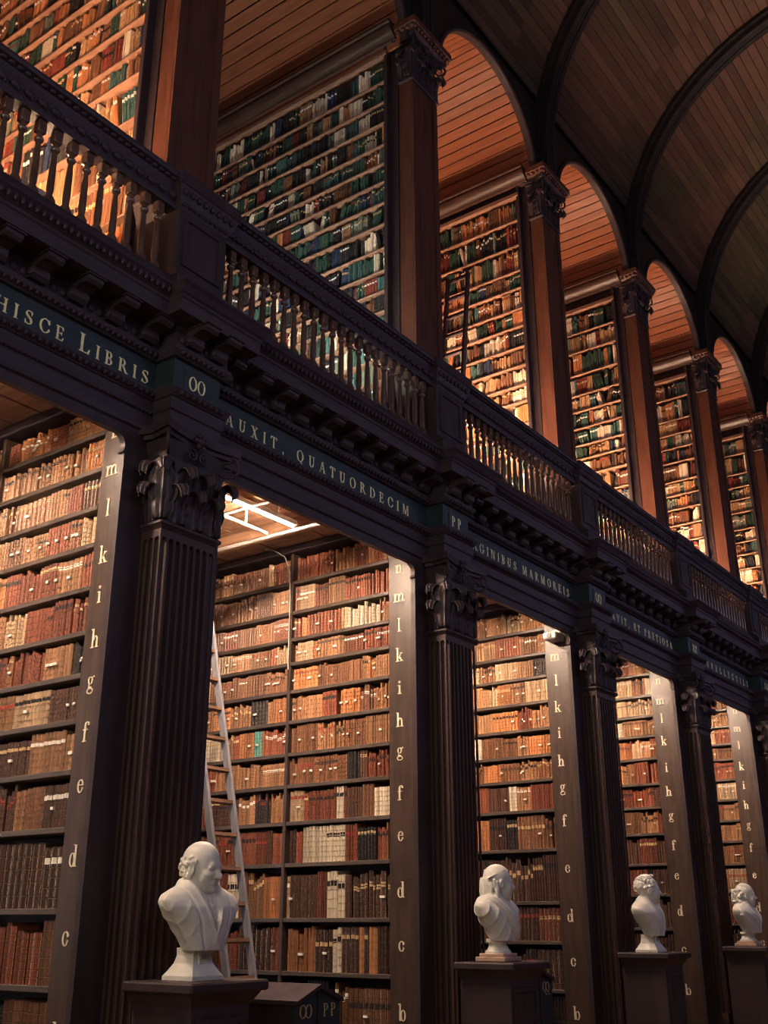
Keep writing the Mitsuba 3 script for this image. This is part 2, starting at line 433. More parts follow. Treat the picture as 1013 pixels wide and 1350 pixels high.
    if ch == 'd': return u([ring(0.28, 0.31, 0.22, 0.33, 0.12, 0.055), stem(0.42, 0, 1, s, top=False, bot=False), rect(0.33, 0.95, 0.5, 1), rect(0.5, 0, 0.64, 0.05)]), 0.68
    if ch == 'b': return u([ring(0.4, 0.31, 0.22, 0.33, 0.12, 0.055), stem(0.1, 0, 1, s, top=False, bot=False), rect(0.01, 0.95, 0.2, 1)]), 0.68
    return None, 0.32


_GL = {}


def letter_poly(ch, h):
    if ch not in _GL:
        _GL[ch] = glyph(ch)
    g, w = _GL[ch]
    return (None if g is None else affinity.scale(g, h, h, origin=(0, 0)).simplify(h * 0.012)), w * h


def letters_on(parent, base, text, u0, u1, v, h, face, depth, bsdf, tall=(), narrow=1.0):
    """text spread from u0 to u1 on the plane x = face (reading along +y); indices in tall stand higher"""
    sizes = [h * (1.35 if i in tall else 1.0) for i in range(len(text))]
    ws = [narrow * letter_poly(c, s)[1] for c, s in zip(text, sizes)]
    gap = (u1 - u0 - sum(ws)) / max(1, len(text) - 1)
    u = u0
    for c, s, w in zip(text, sizes, ws):
        g = letter_poly(c, s)[0]
        if g is not None:
            part(parent, base, ext(affinity.translate(affinity.scale(g, narrow, 1, origin=(0, 0)), u, v), face, face + depth, 'yzx'), bsdf)
        u += w + gap

# ================================================================== THE SETTING
Y0, Y1 = -9.0, 27.0
XL, XR = -3.3, 6.63                   # outer wall on the left, facade line on the right
XC, RV, ZV = 3.22, 3.57, 11.6         # axis, radius and springing of the great vault
FZ = 5.70                             # gallery floor


def bay_y(i):
    return PY[i] + 0.57, PY[i + 1] - 0.08


k = struct('floor')
whole(k, bx(XL - 0.3, XR + 0.3, Y0, Y1, -0.12, 0.0), 'floor_wood')
k = struct('wall_left')
whole(k, bx(XL - 0.25, XL, Y0, Y1, 0, 12.6), 'plaster')
k = struct('wall_right')
whole(k, bx(XR, XR + 0.25, Y0, Y1, 0, ZV + 0.2), 'dark_oak')
k = struct('wall_near')
whole(k, bx(XL, XR, Y0 - 0.2, Y0, 0, 15.4), 'dark_oak')
k = struct('wall_far')
whole(k, bx(XL, XR, Y1, Y1 + 0.2, 0, 15.4), 'dark_oak')
k = struct('wall_gallery')
g = rect(Y0, 11.12, Y1, 12.36)
ARCH = []
for i in range(NB):
    a, b = bay_y(i)
    r = (b - a) / 2
    zc = 12.22 - r
    ARCH.append(((a + b) / 2, zc, r))
    g = g.difference(unary_union([ell((a + b) / 2, zc, r, r), rect(a, 10.0, b, zc)]))
part(k, 'spandrel', ext(g, -0.36, -0.30, 'yzx'), 'black_wood')

# windows of the far side of the hall: framed panes that let the daylight in
n = 0
for y in np.arange(-6.5, 24, 3.1):
    k = struct(f'window_{n + 1}')
    n += 1
    x = XR
    part(k, 'window_frame', cat([bx(x - 0.08, x + 0.02, y - 0.75, y - 0.68, 5.7, 8.2), bx(x - 0.08, x + 0.02, y + 0.68, y + 0.75, 5.7, 8.2), bx(x - 0.08, x + 0.02, y - 0.75, y + 0.75, 5.63, 5.7),
                                 bx(x - 0.08, x + 0.02, y - 0.75, y + 0.75, 8.2, 8.27), bx(x - 0.07, x + 0.02, y - 0.02, y + 0.02, 5.7, 8.2)] +
                                [bx(x - 0.07, x + 0.02, y - 0.7, y + 0.7, z, z + 0.04) for z in (6.2, 6.7, 7.2, 7.7)]), 'white_paint')
    pane = (np.array([[x - 0.03, y - 0.68, 5.7], [x - 0.03, y + 0.68, 5.7], [x - 0.03, y + 0.68, 8.2], [x - 0.03, y - 0.68, 8.2]]), np.array([[0, 2, 1], [0, 3, 2]]))
    d = ply(pane, 'white_paint')
    d['emitter'] = emit(DAY_NAVE, DAY_NAVE_K, 1.0 if y < 12 else 0.3)
    part(k, 'window_pane', d)

# windows of the near end wall, behind the photographer
for xw in (0.9, 3.2, 5.4):
    k = struct(f'window_{n + 1}')
    n += 1
    yw = Y0
    part(k, 'window_frame', cat([bx(xw - 0.75, xw - 0.68, yw - 0.02, yw + 0.08, 3.3, 6.8), bx(xw + 0.68, xw + 0.75, yw - 0.02, yw + 0.08, 3.3, 6.8), bx(xw - 0.75, xw + 0.75, yw - 0.02, yw + 0.08, 3.23, 3.3),
                                 bx(xw - 0.75, xw + 0.75, yw - 0.02, yw + 0.08, 6.8, 6.87), bx(xw - 0.02, xw + 0.02, yw - 0.02, yw + 0.07, 3.3, 6.8)] +
                                [bx(xw - 0.7, xw + 0.7, yw - 0.02, yw + 0.07, z, z + 0.04) for z in (4.0, 4.7, 5.4, 6.1)]), 'white_paint')
    pane = (np.array([[xw - 0.68, yw + 0.03, 3.3], [xw + 0.68, yw + 0.03, 3.3], [xw + 0.68, yw + 0.03, 6.8], [xw - 0.68, yw + 0.03, 6.8]]), np.array([[0, 2, 1], [0, 3, 2]]))
    d = ply(pane, 'white_paint')
    d['emitter'] = emit(DAY_END, DAY_END_K, 1.5)
    part(k, 'window_pane', d)

# windows in the outer wall, one at the back of each alcove
for i in range(0, 6):
    a, b = bay_y(i)
    y = (a + b) / 2
    k = struct(f'window_{n + 1}')
    n += 1
    part(k, 'window_frame', cat([bx(XL - 0.02, XL + 0.08, y - 0.6, y - 0.54, 1.2, 4.3), bx(XL - 0.02, XL + 0.08, y + 0.54, y + 0.6, 1.2, 4.3), bx(XL - 0.02, XL + 0.08, y - 0.6, y + 0.6, 1.14, 1.2),
                                 bx(XL - 0.02, XL + 0.08, y - 0.6, y + 0.6, 4.3, 4.36), bx(XL - 0.02, XL + 0.07, y - 0.02, y + 0.02, 1.2, 4.3)] +
                                [bx(XL - 0.02, XL + 0.07, y - 0.55, y + 0.55, z, z + 0.035) for z in (1.8, 2.4, 3.0, 3.6)]), 'white_paint')
    pane = (np.array([[XL + 0.03, y - 0.54, 1.2], [XL + 0.03, y + 0.54, 1.2], [XL + 0.03, y + 0.54, 4.3], [XL + 0.03, y - 0.54, 4.3]]), np.array([[0, 1, 2], [0, 2, 3]]))
    d = ply(pane, 'white_paint')
    d['emitter'] = emit(DAY_ALCOVE, DAY_ALCOVE_K, 0.5)
    part(k, 'window_pane', d)

# ------------------------------------------------------------------ the great vault: long boards between the ribs
k = struct('ceiling')
A0 = math.asin((12.32 - ZV) / RV)
th = np.linspace(A0, PI, 61)
outer = np.array([[XC - (RV + 0.10) * math.cos(a), ZV + (RV + 0.10) * math.sin(a)] for a in th])
P = np.stack([np.stack([outer[:, 0], np.full(61, y), outer[:, 1]], -1) for y in (Y0, Y1)])
part(k, 'vault_lining', solid_grid(P, np.array([0, 0, 0.12])), 'black_wood')
RIBY = [p + 0.245 for p in PY] + [22.1, 25.2]
STEP = 0.14 / RV
j0 = math.ceil(A0 / STEP)
for s in range(1, len(RIBY) - 1):
    ya, yb = RIBY[s] + 0.05, RIBY[s + 1] - 0.05
    if s > 6:
        continue
    for j in range(j0, j0 + 34):
        a0, a1 = j * STEP + 0.0016, (j + 1) * STEP - 0.0016
        rr = RV + rng.uniform(-0.008, 0.008)
        q = [(XC - r_ * math.cos(a), ZV + r_ * math.sin(a)) for r_, a in ((rr, a0), (rr, a1), (rr + 0.03, a1), (rr + 0.03, a0))]
        v = np.array([[x, y, z] for y in (ya, yb) for x, z in q])
        part(k, 'board', fixup((v, np.array([[0, 1, 2], [0, 2, 3], [4, 6, 5], [4, 7, 6], [0, 4, 5], [0, 5, 1], [1, 5, 6], [1, 6, 2], [2, 6, 7], [2, 7, 3], [3, 7, 4], [3, 4, 0]]))), 'vault_wood')

# ribs of the great vault
def rib_mesh(y):
    prof = [(RV + 0.02, -0.19), (RV - 0.07, -0.19), (RV - 0.075, -0.13), (RV - 0.16, -0.125), (RV - 0.17, -0.06), (RV - 0.185, -0.045), (RV - 0.185, -0.015), (RV - 0.15, 0.0),
            (RV - 0.185, 0.015), (RV - 0.185, 0.045), (RV - 0.17, 0.06), (RV - 0.16, 0.125), (RV - 0.075, 0.13), (RV - 0.07, 0.19), (RV + 0.02, 0.19)]
    pts = []
    for z in (11.1, 11.35):
        pts.append([[XC - r_, y + o, z] for r_, o in prof])
    for a in np.radians(np.linspace(0, 180, 73)):
        pts.append([[XC - r_ * math.cos(a), y + o, ZV + r_ * math.sin(a)] for r_, o in prof])
    P = np.array(pts)
    n, m = P.shape[:2]
    v = P.reshape(-1, 3)
    f = []
    for i in range(n - 1):
        for j in range(m):
            a, b = i * m + j, i * m + (j + 1) % m
            f += [[a, b, b + m], [a, b + m, a + m]]
    return fixup((v, np.array(f)))


RIBLAB = {1: 'dark moulded vault rib rising above the column nearest the camera', 2: 'dark vault rib springing from the second column at the top edge', 3: 'wide dark vault rib springing from the third column, nearest complete arch',
          4: 'dark vault rib curving up from the fourth column to the top right corner', 5: 'dark vault rib curving up from the fifth column at the right edge', 6: 'farthest dark vault rib visible beside the right edge'}
for i in range(1, 8):
    lab = RIBLAB.get(i, 'dark vault rib beyond all the others at the far end')
    k = thing('vault_rib', lab, 'vault rib', 'ribs of the great vault')
    whole(k, rib_mesh(PY[i] + 0.245), 'black_wood', 35)

# ------------------------------------------------------------------ side vaults above the gallery bays
for i in range(NB):
    yc, zc, r = ARCH[i]
    k = struct('ceiling_vault')
    N = 28
    P = np.stack([np.array([[x, yc - (r + 0.05) * math.cos(a), zc + (r + 0.05) * math.sin(a)] for a in np.linspace(0, PI, 33)]) for x in (XL, -0.36)])
    part(k, 'lining', solid_grid(P, np.array([0, 0, 0.05])), 'black_wood')
    for j in range(N):
        a0, a1 = (j + 0.05) / N * PI, (j + 0.95) / N * PI
        rr = r + rng.uniform(-0.003, 0.003)
        q = [(yc - r_ * math.cos(a), zc + r_ * math.sin(a)) for r_, a in ((rr, a0), (rr, a1), (rr + 0.025, a1), (rr + 0.025, a0))]
        v = np.array([[x, y, z] for x in (XL, -0.36) for y, z in q])
        part(k, 'board', fixup((v, np.array([[0, 1, 2], [0, 2, 3], [4, 6, 5], [4, 7, 6], [0, 4, 5], [0, 5, 1], [1, 5, 6], [1, 6, 2], [2, 6, 7], [2, 7, 3], [3, 7, 4], [3, 4, 0]]))), 'lunette_wood')
    # the moulding that edges the arch towards the hall
    pr = [(-0.31, r + 0.03), (-0.27, r + 0.02), (-0.255, r - 0.005), (-0.27, r - 0.03), (-0.31, r - 0.03), (-0.36, r - 0.02), (-0.36, r + 0.03)]
    pts = np.array([[[x, yc - q * math.cos(a), zc + q * math.sin(a)] for x, q in pr] for a in np.linspace(0, PI, 49)])
    m_, v, f = len(pr), pts.reshape(-1, 3), []
    for u in range(48):
        for w in range(m_):
            a, b = u * m_ + w, u * m_ + (w + 1) % m_
            f += [[a, b, b + m_], [a, b + m_, a + m_]]
    part(k, 'arch_molding', fixup((v, np.array(f))), 'dark_oak', 40)

# ------------------------------------------------------------------ gallery floor and alcove ceilings
for i in range(NB):
    ya, yb = PY[i] + 0.57, PY[i + 1] - 0.08
    k = struct('floor_gallery')
    whole(k, bx(XL, -0.2, PY[i] + 0.0, PY[i + 1], 5.22, FZ), 'alcove_board')
    k = struct('ceiling_alcove')
    nb = 9
    w = (3.3 - 0.3) / nb
    for j in range(nb):
        part(k, 'board', bx(XL + j * w + 0.006, XL + (j + 1) * w - 0.006, ya, yb, 5.16 + rng.uniform(0, 0.006), 5.22), 'alcove_board')
    for y in (ya + 0.55, (ya + yb) / 2, yb - 0.55):
        part(k, 'beam', cb(XL, -0.32, y - 0.06, y + 0.06, 5.05, 5.17, 0.01), 'alcove_board')

# ================================================================== THE ARCADE
P_WALL = -0.18


def leaf(w, h, curl=0.09, lobes=4, n=17, m=11):
    """an acanthus leaf standing on its base at the origin, facing +x, tip rolling forward"""
    v = np.linspace(0, 1, n)[:, None]
    u = np.linspace(-1, 1, m)[None, :]
    hw = w / 2 * (0.72 + 0.42 * np.sin(PI * v * 0.95)) * (1 - 0.55 * v ** 5) * (0.86 + 0.20 * np.abs(np.sin(PI * v * lobes)) ** 0.7)
    a = np.clip((v - 0.70) / 0.30, 0, 1) * math.radians(205)
    zc = 0.70 * h
    s = np.clip(v / 0.70, 0, 1)
    rc = curl * 0.5
    x = 0.012 + 0.03 * s ** 2 + rc * (1 - np.cos(a))
    z = s * zc + rc * 1.35 * np.sin(a)
    x = x + (0.018 * (1 - np.abs(u)) + 0.009 * np.cos(u * PI * 4.0) + 0.006 * np.abs(np.sin(PI * v * lobes)) * np.abs(u)) * (1 - 0.4 * v) - 0.022 * u ** 2
    X = np.broadcast_to(x, (n, m))
    Y = hw * u * np.ones((n, 1))
    Z = np.broadcast_to(z, (n, m)) - 0.05 * h * u ** 2 * v
    return solid_grid(np.stack([X, Y, Z], -1), np.array([-0.014, 0, -0.004]))


def spiral(r0, turns=1.6, rad=0.014):
    t = np.linspace(0, 1, 30)
    r = r0 * (1 - 0.82 * t)
    a = PI / 2 - t * turns * 2 * PI
    return np.stack([r * np.cos(a), np.zeros_like(t), r * np.sin(a)], -1), rad * (1 - 0.45 * t)


def capital_parts(w, d, h):
    """a Corinthian capital for a shaft of front x = 0, back x = -d, y from 0 to w; z from 0 to h"""
    out = []
    hb = 0.86 * h
    out.append(('bell', cat([frus(-d, -0.012, 0.012, w - 0.012, 0, -d, 0.0, 0, w, hb * 0.8), frus(-d, 0.0, 0, w, hb * 0.8, -d, 0.03, -0.03, w + 0.03, hb)])))
    L1, L2 = leaf(w / 3.1, 0.42 * h), leaf(w / 2.9, 0.70 * h)
    for y in (w / 6, w / 2, 5 * w / 6):
        out.append(('leaf', move(L1, 0, y, 0)))
    for y in (0.0, w / 3, 2 * w / 3, w):
        ang = -PI / 4 if y == 0.0 else PI / 4 if y == w else 0
        out.append(('leaf', move(rotz(L2, ang), -0.012, y, 0.02)))
    S1, S2 = leaf(min(d, w / 3), 0.42 * h), leaf(min(d, w / 3), 0.70 * h)
    for sgn in (-1, 1):
        for m_, dz in ((S1, 0), (S2, 0.02)):
            v = move(rotz(m_, sgn * PI / 2), -d * 0.5, 0 if sgn < 0 else w, dz)
            out.append(('leaf', v))
    p, r = spiral(0.075 * h / 0.6 + 0.01)
    for y, ang in ((0.0, -PI / 4), (w, PI / 4)):
        base = tube(p, r, 6)
        stalk = tube([[-0.09, 0, -0.26 * h], [-0.06, 0, -0.1 * h], [-0.02, 0, 0.03 * h], [0.0, 0, 0.1 * h]], [0.016, 0.018, 0.018, 0.014], 6)
        out.append(('volute', move(rotz(cat([move(base, 0.045, 0, 0), stalk]), ang), 0.01, y, 0.78 * h)))
    p, r = spiral(0.045, 1.4, 0.010)
    for y, sgn in ((w / 2 - 0.055, 1), (w / 2 + 0.055, -1)):
        v, f = tube(p, r, 6)
        v = np.column_stack([v[:, 1] + 0.035, v[:, 0] * sgn, v[:, 2]])
        out.append(('volute', move(fixup((v, f)), 0.0, y, 0.76 * h)))
    out.append(('flower', move(cat([ball(0, 0, 0, 0.03, 0.035, 0.035, 1)] + [ball(0.005, 0.045 * math.cos(a), 0.045 * math.sin(a), 0.015, 0.022, 0.022, 0) for a in np.arange(6) * PI / 3]), 0.055, w / 2, 0.92 * h)))
    e = 0.10
    t = np.linspace(-1, 1, 13)
    front = [(e - 0.055 * (1 - q * q), w / 2 + q * (w / 2 + e)) for q in t]
    left = [(-d / 2 + q * (d / 2), -e + 0.03 * (1 - q * q)) for q in (-1, 0, 1)]
    pol = Polygon([(-d, -e)] + [(-d * 0.5, -e + 0.03)] + front + [(-d * 0.5, w + e - 0.03), (-d, w + e)])
    out.append(('abacus', cat([ext(pol.buffer(-0.02), 0.86 * h, 0.91 * h, 'xyz'), ext(pol, 0.91 * h, h, 'xyz')])))
    return out


# fluted pilaster: shaft with round-ended flutes, plinth, astragal and capital
W_P, D_P = 0.49, 0.18
sh = m3.Manifold.cube([D_P, W_P, 3.62]).translate([-D_P, 0, 0.40])
ball16 = m3.Manifold.sphere(0.021, 12)
cut = []
for j in range(8):
    y = 0.035 + j * 0.06
    cut.append(m3.Manifold.batch_hull([ball16.translate([-0.012, y, 0.62]), ball16.translate([-0.012, y, 3.93]), ball16.translate([0.02, y, 0.62]), ball16.translate([0.02, y, 3.93])]))
for j in range(3):
    x = -0.035 - j * 0.052
    for y, o in ((0.010, -0.03), (W_P - 0.010, 0.03)):
        cut.append(m3.Manifold.batch_hull([ball16.translate([x, y + q, z_]) for q in (0, o) for z_ in (0.62, 3.93)]))
shaft = sh - m3.Manifold.batch_boolean(cut, m3.OpType.Add)
E_ = 0.03
PIL = [('shaft', ply(shaft, 'pilaster_oak')),
       ('plinth', ply(cat([cb(-D_P, 0.04, -0.04, W_P + 0.04, 0, 0.34), frus(-D_P, 0.04, -0.04, W_P + 0.04, 0.34, -D_P, 0.0, 0, W_P, 0.42)]), 'dark_oak')),
       ('astragal', ply(cat([frus(-D_P, 0.0, 0, W_P, 4.0, -D_P, 0.022, -0.022, W_P + 0.022, 4.025), cb(-D_P, 0.03, -0.03, W_P + 0.03, 4.022, 4.05, 0.008)]), 'dark_oak'))]
CAP = [(nm, ply(m_, 'dark_oak', 45)) for nm, m_ in capital_parts(W_P, D_P, 0.68)]
PLAB = ['fluted dark pilaster behind the large bald bust, nearest the camera', 'fluted dark pilaster behind the bust with a turned head and toga', 'fluted dark pilaster behind the third bust, in a plain stole',
        'fluted dark pilaster behind the farthest bust', 'fluted dark pilaster cut by the right edge of the photo', 'fluted dark pilaster hidden beyond the right edge']
for i in range(1, 7):
    k = thing('pilaster', PLAB[i - 1], 'pilaster', 'fluted pilasters of the arcade')
    tr = (0, PY[i], 0)
    for nm, d in PIL:
        part(k, nm, d, tr=tr)
    c = part(k, 'capital', CAP[0][1], tr=(0, PY[i], 4.05))
    for nm, d in CAP[1:]:
        part(c, nm, d, tr=(0, PY[i], 4.05))

# doorway frames: dark boards round each alcove opening, rounded at the upper corners
BAYN = ['first bay from the left', 'second bay', 'third bay', 'fourth bay', 'fifth bay', 'sixth bay', 'seventh bay']
CASEW = ['first alcove', 'second alcove', 'third alcove', 'fourth alcove', 'fifth alcove', 'sixth alcove', 'seventh alcove']
FRAMELAB = ['dark oak opening frame under the words HISCE LIBRIS', 'dark oak opening frame under the words AUXIT, QUATUORDECIM', 'dark oak opening frame under the words ending MARMOREIS',
            'dark oak opening frame under the words ending PRETIOSA', 'dark oak opening frame under the far, barely legible blue frieze', 'dark oak opening frame at the right edge', 'dark oak opening frame out of sight beyond the right edge']
for i in range(NB):
    k = thing('doorway_frame', FRAMELAB[i], 'doorway frame', 'frames of the alcove openings')
    a, b = PY[i] + 0.49, PY[i + 1]
    hole = rect(a + 0.20, -2.0, b - 0.205, 4.615 - 0.09)
    hole = unary_union([rect(a + 0.20, -2.0, b - 0.205, 4.5), rect(a + 0.28, -2, b - 0.285, 4.63), Point(a + 0.28, 4.55).buffer(0.08, 8), Point(b - 0.285, 4.55).buffer(0.08, 8)])
    whole(k, ext(rect(a - 0.09, 0, b + 0.02, 4.70).difference(hole), P_WALL - 0.045, P_WALL, 'yzx'), 'dark_oak')

# entablature: profile as projections from the wall plane
PROF_A = [(0, 4.70), (0.02, 4.71), (0.02, 4.835), (0.032, 4.845), (0.032, 4.93), (0.045, 4.935), (0.07, 4.985), (0.07, 5.0), (0.0, 5.0)]
PROF_F = [(0.0, 5.24), (0.03, 5.245), (0.055, 5.285), (0.06, 5.30), (0.06, 5.315), (0.035, 5.33), (0.035, 5.42), (0.06, 5.435), (0.06, 5.462), (0.0, 5.462)]
PROF_C = [(0.0, 5.462), (0.27, 5.462), (0.275, 5.55), (0.285, 5.56), (0.285, 5.58), (0.30, 5.59), (0.325, 5.63), (0.345, 5.65), (0.345, 5.665), (0.0, 5.665)]


def run(prof, ya, yb, x0):
    return ext(Polygon([(x0 - 0.12, prof[0][1])] + [(x0 + p, z) for p, z in prof] + [(x0 - 0.12, prof[-1][1])]), ya, yb, 'xzy')


def block(prof, ya, yb, x0, depth, side=0.85):
    """the same profile broken forward over a pilaster, returned on both sides"""
    out = []
    for (p, z), (q, w) in zip(prof[:-1], prof[1:]):
        if w - z > 1e-4:
            out.append(frus(x0 - depth, x0 + p, ya - p * side, yb + p * side, z, x0 - depth, x0 + q, ya - q * side, yb + q * side, w))
    return cat(out)


def beads(ya, yb, step, x, z, rx, ry, rz, sub=0):
    n_ = max(1, int((yb - ya) / step))
    return cat([ball(x, ya + (j + 0.5) * (yb - ya) / n_, z, rx, ry, rz, sub) for j in range(n_)])


mod_prof = Polygon([(P_WALL + 0.03, 5.34), (P_WALL + 0.075, 5.335), (P_WALL + 0.10, 5.36), (P_WALL + 0.11, 5.40), (P_WALL + 0.17, 5.415), (P_WALL + 0.225, 5.405), (P_WALL + 0.245, 5.425), (P_WALL + 0.25, 5.463), (P_WALL + 0.03, 5.463)])
MODILLION = ply(cat([ext(mod_prof, -0.06, 0.06, 'xzy'), bx(P_WALL + 0.03, P_WALL + 0.262, -0.07, 0.07, 5.449, 5.464), ball(P_WALL + 0.075, -0.062, 5.375, 0.03, 0.012, 0.03, 1), ball(P_WALL + 0.075, 0.062, 5.375, 0.03, 0.012, 0.03, 1)]), 'dark_oak')
FRIEZE = {0: ('HISCE LIBRIS', -1.27, -0.06, 0.098, (6,)), 1: ('AUXIT, QUATUORDECIM', 0.69, 3.06, 0.096, ()), 2: ('IMAGINIBUS MARMOREIS', 3.93, 6.25, 0.096, ()),
          3: ('ORNAVIT, ET PRETIOSA', 6.98, 9.31, 0.096, ()), 4: ('SUPELLECTILI', 10.45, 12.42, 0.096, ())}
ENTL = ['dark carved entablature lettered HISCE LIBRIS in gold on blue', 'dark carved entablature lettered AUXIT, QUATUORDECIM in gold on blue', 'dark carved entablature with gold words ending MARMOREIS on blue',
        'dark carved entablature with gold words ending PRETIOSA on blue', 'far dark entablature with small pale lettering, fifth along the arcade', 'dark entablature at the right edge, sixth along the arcade', 'dark entablature beyond the right edge, seventh along the arcade']
for i in range(NB):
    a, b = PY[i] + 0.435, PY[i + 1] + 0.005
    k = thing('entablature', ENTL[i], 'entablature', 'entablatures between the pilasters')
    part(k, 'architrave', run(PROF_A, a, b, P_WALL), 'dark_oak_long')
    part(k, 'architrave_carving', cat([beads(a, b, 0.05, P_WALL + 0.062, 4.962, 0.022, 0.019, 0.022), beads(a, b, 0.036, P_WALL + 0.034, 4.84, 0.012, 0.013, 0.012)]), 'dark_oak', stuff=True)
    fz = part(k, 'frieze_panel', bx(P_WALL - 0.10, P_WALL + 0.002, a, b, 5.0, 5.24), 'frieze_blue')
    part(k, 'frieze_molding', run(PROF_F, a, b, P_WALL), 'dark_oak_long')
    part(k, 'frieze_carving', cat([beads(a, b, 0.046, P_WALL + 0.05, 5.275, 0.022, 0.018, 0.024), beads(a, b, 0.072, P_WALL + 0.035, 5.375, 0.018, 0.03, 0.034, 1), beads(a + 0.036, b, 0.072, P_WALL + 0.035, 5.375, 0.016, 0.007, 0.04)]), 'dark_oak', stuff=True)
    part(k, 'cornice', run(PROF_C, a, b, P_WALL), 'dark_oak_long')
    part(k, 'cornice_carving', beads(a, b, 0.05, P_WALL + 0.32, 5.615, 0.02, 0.019, 0.03), 'dark_oak_long', stuff=True)
    nm = round((b - a) / 0.287)
    for j in range(nm):
        part(k, 'modillion', MODILLION, tr=(0, a + (j + 0.5) * (b - a) / nm, 0))
    if i in FRIEZE:
        t, u0, u1, h, tall = FRIEZE[i]
        letters_on(fz, 'letter', t, u0, u1, 5.058, h, P_WALL + 0.002, 0.004, 'gold_paint', tall)

W_B = 0.44
BLAB = ['dark entablature block above the pilaster nearest the camera, plate lettered OO', 'dark entablature block above the second pilaster, plate lettered PP', 'dark entablature block above the third pilaster, plate lettered QQ',
        'dark entablature block above the fourth pilaster with a tiny gilt plate', 'dark entablature block above the pilaster at the right edge', 'dark entablature block beyond the right edge']
for i in range(1, 7):
    y = PY[i]
    k = thing('entablature_block', BLAB[i - 1], 'entablature', 'entablature blocks above the pilasters')
    pa = [(0, 4.73)] + [(p, z) for p, z in PROF_A[2:-1]]
    part(k, 'architrave', block(pa, y, y + W_B, 0.0, 0.19), 'dark_oak_long')
    part(k, 'frieze', bx(-0.19, 0.0, y, y + W_B, 5.0, 5.245), 'frieze_blue')
    part(k, 'frieze_molding', block(PROF_F[:-1], y, y + W_B, 0.0, 0.19), 'dark_oak_long')
    part(k, 'cornice', block(PROF_C[1:-1], y, y + W_B, -0.055, 0.14, 0.62), 'dark_oak_long')
    part(k, 'frieze_carving', cat([beads(y, y + W_B, 0.046, 0.05, 5.275, 0.022, 0.018, 0.024), beads(y, y + W_B, 0.072, 0.035, 5.375, 0.018, 0.03, 0.034, 1), beads(y, y + W_B, 0.05, 0.062, 4.962, 0.022, 0.019, 0.022)]), 'dark_oak', stuff=True)
    for j in range(2):
        part(k, 'modillion', MODILLION, tr=(0.18, y + 0.11 + j * 0.23, 0))
    pl = part(k, 'letter_plate', cb(-0.01, 0.012, y + 0.10, y + 0.325, 5.02, 5.195, 0.004), 'frieze_blue')
    t = {1: 'OO', 2: 'PP', 3: 'QQ', 4: 'RR', 5: 'SS', 6: 'TT'}[i]
    letters_on(pl, 'letter', t, y + 0.132, y + 0.295, 5.052, 0.105, 0.012, 0.004, 'gold_paint', narrow=0.84)

# ------------------------------------------------------------------ balustrade of the gallery
XB = -0.085
BAL = lathe([(0.030, 0.0), (0.032, 0.015), (0.024, 0.028), (0.020, 0.04), (0.0235, 0.06), (0.0245, 0.09), (0.0235, 0.18), (0.0205, 0.29), (0.0165, 0.35), (0.0155, 0.362), (0.024, 0.370), (0.031, 0.382), (0.031, 0.392), (0.024, 0.402), (0.0175, 0.412), (0.019, 0.424), (0.028, 0.432), (0.028, 0.44)], 12)
ZB = 5.87
BALUSTER = ply(cat([cb(-0.032, 0.032, -0.032, 0.032, 0.0, 0.055, 0.005), move(BAL, 0, 0, 0.05), cb(-0.030, 0.030, -0.030, 0.030, 0.485, 0.575, 0.005)]), 'baluster_wood', 40)
BALL_ = ['balustrade at the left edge, balusters lit orange from behind', 'balustrade above the words AUXIT, QUATUORDECIM with bright white glints on its balusters', 'balustrade above the words ending MARMOREIS',
         'balustrade above the words ending PRETIOSA', 'fifth balustrade along the gallery, close to the right edge', 'short piece of balustrade at the right edge', 'balustrade beyond the right edge']
RAIL = Polygon([(-0.05, 6.44), (0.05, 6.44), (0.055, 6.475), (0.05, 6.485), (0.052, 6.53), (0.06, 6.56), (0.085, 6.60), (0.09, 6.61), (0.09, 6.635), (0.125, 6.645), (0.13, 6.665), (0.125, 6.69), (0.10, 6.70), (-0.10, 6.70), (-0.13, 6.67), (-0.09, 6.61), (-0.05, 6.5)])
for i in range(NB):
    a, b = PY[i] + 0.42, PY[i + 1] - 0.06
    k = thing('balustrade', BALL_[i], 'balustrade', 'balustrades of the gallery')
    pl = Polygon([(-0.09, FZ), (0.13, FZ), (0.13, FZ + 0.06), (0.10, FZ + 0.08), (0.09, FZ + 0.13), (0.065, FZ + 0.145), (0.06, ZB), (-0.09, ZB)])
    part(k, 'base_rail', ext(affinity.translate(pl, XB, 0), a, b, 'xzy'), 'dark_oak_long')
    part(k, 'handrail', ext(affinity.translate(RAIL, XB, 0), a, b, 'xzy'), 'dark_oak_long')
    part(k, 'handrail_carving', cat([beads(a, b, 0.062, XB + 0.10, 6.625, 0.022, 0.026, 0.016, 1), beads(a, b, 0.10, XB + 0.064, 6.53, 0.02, 0.04, 0.03, 1), beads(a + 0.05, b, 0.10, XB + 0.06, 6.515, 0.018, 0.018, 0.02)]), 'dark_oak', stuff=True)
    nb = round((b - a - 0.12) / 0.127)
    for j in range(nb):
        part(k, 'baluster', BALUSTER, tr=(XB, a + 0.08 + (j + 0.5) * (b - a - 0.14) / nb, ZB - 0.002))

